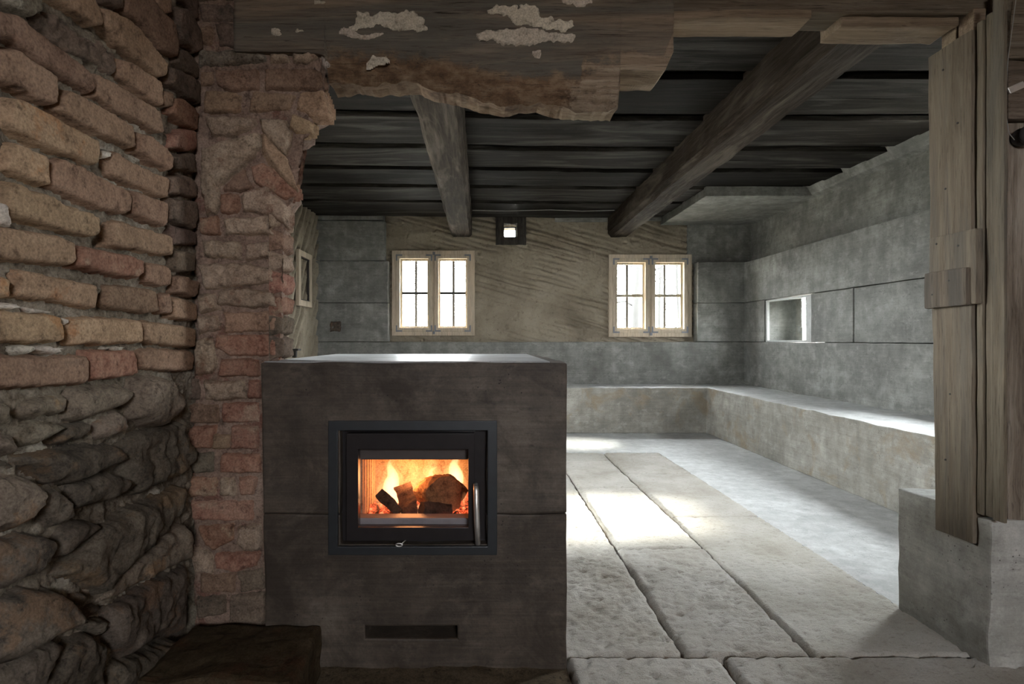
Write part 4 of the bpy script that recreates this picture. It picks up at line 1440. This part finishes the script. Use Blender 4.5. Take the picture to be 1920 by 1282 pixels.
def log(pts, rad, sides, mat, label, seed, flat=.25):
    a, b = Vector(pts[0]), Vector(pts[1])
    n = 12
    t = (b - a).normalized()
    u = t.orthogonal().normalized()
    w = t.cross(u)
    V, F = [], []
    N = sides * 4
    for i in range(n + 1):
        c = a.lerp(b, i / n)
        for k in range(N):
            th = 2 * math.pi * k / N + seed
            h = math.pi / sides
            rr = rad * math.cos(h) / math.cos(((th - seed) % (2 * h)) - h)
            rr = rr * .8 + rad * .2
            p = c + (u * math.cos(th) + w * math.sin(th)) * rr
            V.append(p + (p - c).normalized() * rad * .22 * fbm(p, 24, seed))
    for i in range(n):
        for k in range(N):
            F.append((i * N + k, i * N + (k + 1) % N, (i + 1) * N + (k + 1) % N, (i + 1) * N + k))
    F.append(tuple(reversed(range(N))))
    F.append(tuple(range(n * N, (n + 1) * N)))
    o = mk('log', (V, F), mat, None, False)
    return tag(o, label, 'firewood', 'firewood burning in the stove')


log([P(712, 925, 1.97), P(750, 962, 1.93)], .022, 4, CHAR, 'thin charred square stick leaning at the left of the fire', 1.0)
log([P(772, 965, 1.93), P(756, 915, 2.06)], .034, 3, CHAR, 'split triangular log with a dark end in the middle of the fire', 2.1)
log([P(835, 928, 1.98), P(812, 925, 2.10)], .066, 9, BARKLOG, 'largest bark-covered log filling the right of the fire', .4)
log([P(790, 955, 1.92), P(842, 962, 1.96)], .03, 6, CHAR, 'low blackened log lying in front of the largest log', 3.0)
log([P(838, 900, 2.1), P(866, 925, 2.03)], .03, 4, CHAR, 'small charred log behind the right shoulder of the largest log', 4.2)

fire = empty('fire', 'orange and white flames of the log fire behind the stove glass', 'fire')
FL_W = flame_mat('flame_core', (1.0, .64, .32), 75)
FL_O = flame_mat('flame_outer', (1.0, .42, .16), 16)


def flame(px_, vb, vt, Y, w, lean, mat, seed):
    base = P(px_, vb, Y)
    top = P(px_ + lean, vt, Y + .01)
    pts, rad = [], []
    for i in range(15):
        t = i / 14
        p = base.lerp(top, t)
        p.x += .012 * math.sin(t * 5 + seed) * t + .006 * math.sin(t * 11 + seed)
        pts.append(p)
        rad.append(max(.0008, w * (math.sin(math.pi * min(1, (t * .85 + .15)) ** .8)) ** .9 * (1 - .35 * t)))
    V, F = tube(pts, rad, 10)
    V = [Vector((v.x, Y + (v.y - Y) * .55, v.z)) for v in V]
    mk('flame', (V, F), mat, fire, True)


for a in [(734, 945, 858, 2.10, .036, 4, FL_W, 1), (735, 955, 850, 2.10, .062, 2, FL_O, 2.2), (856, 925, 848, 2.14, .036, -4, FL_W, 3), (850, 945, 850, 2.14, .062, -2, FL_O, 4), (803, 935, 850, 2.15, .05, 3, FL_O, 5.1), (775, 950, 850, 2.16, .045, 4, FL_O, .6),
          (772, 930, 868, 2.13, .026, 6, FL_O, 5), (800, 910, 862, 2.15, .03, 8, FL_O, 6), (712, 960, 880, 2.04, .02, -2, FL_O, 7), 
          (803, 905, 870, 2.12, .012, 10, FL_W, 3.5), (870, 965, 905, 2.03, .016, 3, FL_O, 1.7), (745, 975, 950, 1.93, .012, 8, FL_W, .4),
          (785, 968, 940, 1.95, .010, 4, FL_W, 2.4)]:
    flame(*a)
fl = D.lights.new('fire_glow', 'POINT')
fl.energy = 2.6
fl.color = (1.0, .40, .14)
fl.shadow_soft_size = .05
flo = D.objects.new('fire_glow', fl)
C.objects.link(flo)
flo.location = P(770, 890, 2.06)

# ------------------------------------------------------------------ stone step left of the stove
stp = mk('stone_step', box(-.89, -.487, 1.50, 1.805, -.05, .128, .018, .03, .012, 9, 8), MOSS)
tag(stp, 'low dark mossy stone step at the foot of the brick pilaster', 'step')

# ------------------------------------------------------------------ bare trees outside the right window


def tree(x, y, rad, h, seed, label):
    rnd = random.Random(seed)
    root = empty('bare_tree', label, 'tree', 'bare trees outside the window')
    pts = [(x + .04 * math.sin(i * .9 + seed), y, -.6 + h * i / 10) for i in range(11)]
    mk('trunk', tube(pts, [rad * (1 - .06 * i) for i in range(11)], 10), BARK, root, True)
    for k in range(9):
        z = .8 + rnd.random() * (min(h, 4) - 1)
        dx = rnd.choice((-1, 1)) * (.4 + rnd.random())
        p0 = Vector((x, y, z))
        pts = [p0 + Vector((dx * t, .25 * rnd.random() * t, dx * 0 + .35 * t + .06 * math.sin(t * 9 + k))) for t in (0, .25, .5, .75, 1)]
        V1 = tube(pts, [rad * .22, rad * .18, rad * .14, rad * .1, .004], 6)
        tw = []
        for t in (1, 2, 3):
            b0 = pts[t]
            e = b0 + Vector((dx * .3, .1, rnd.uniform(-.25, .35)))
            tw.append(tube([b0, b0.lerp(e, .5) + Vector((0, 0, .03)), e], [.008, .006, .003], 5))
        mk('branch', join(V1, *tw), BARK, root, True)


tree(2.66, 10.0, .10, 7, 3, 'thick bare tree trunk outside the right window')
tree(3.43, 11.2, .05, 6, 8, 'slender bare tree further back outside the right window')
tree(3.5, 10.4, .04, 5, 12, 'thinnest bare sapling at the right edge of the right window')
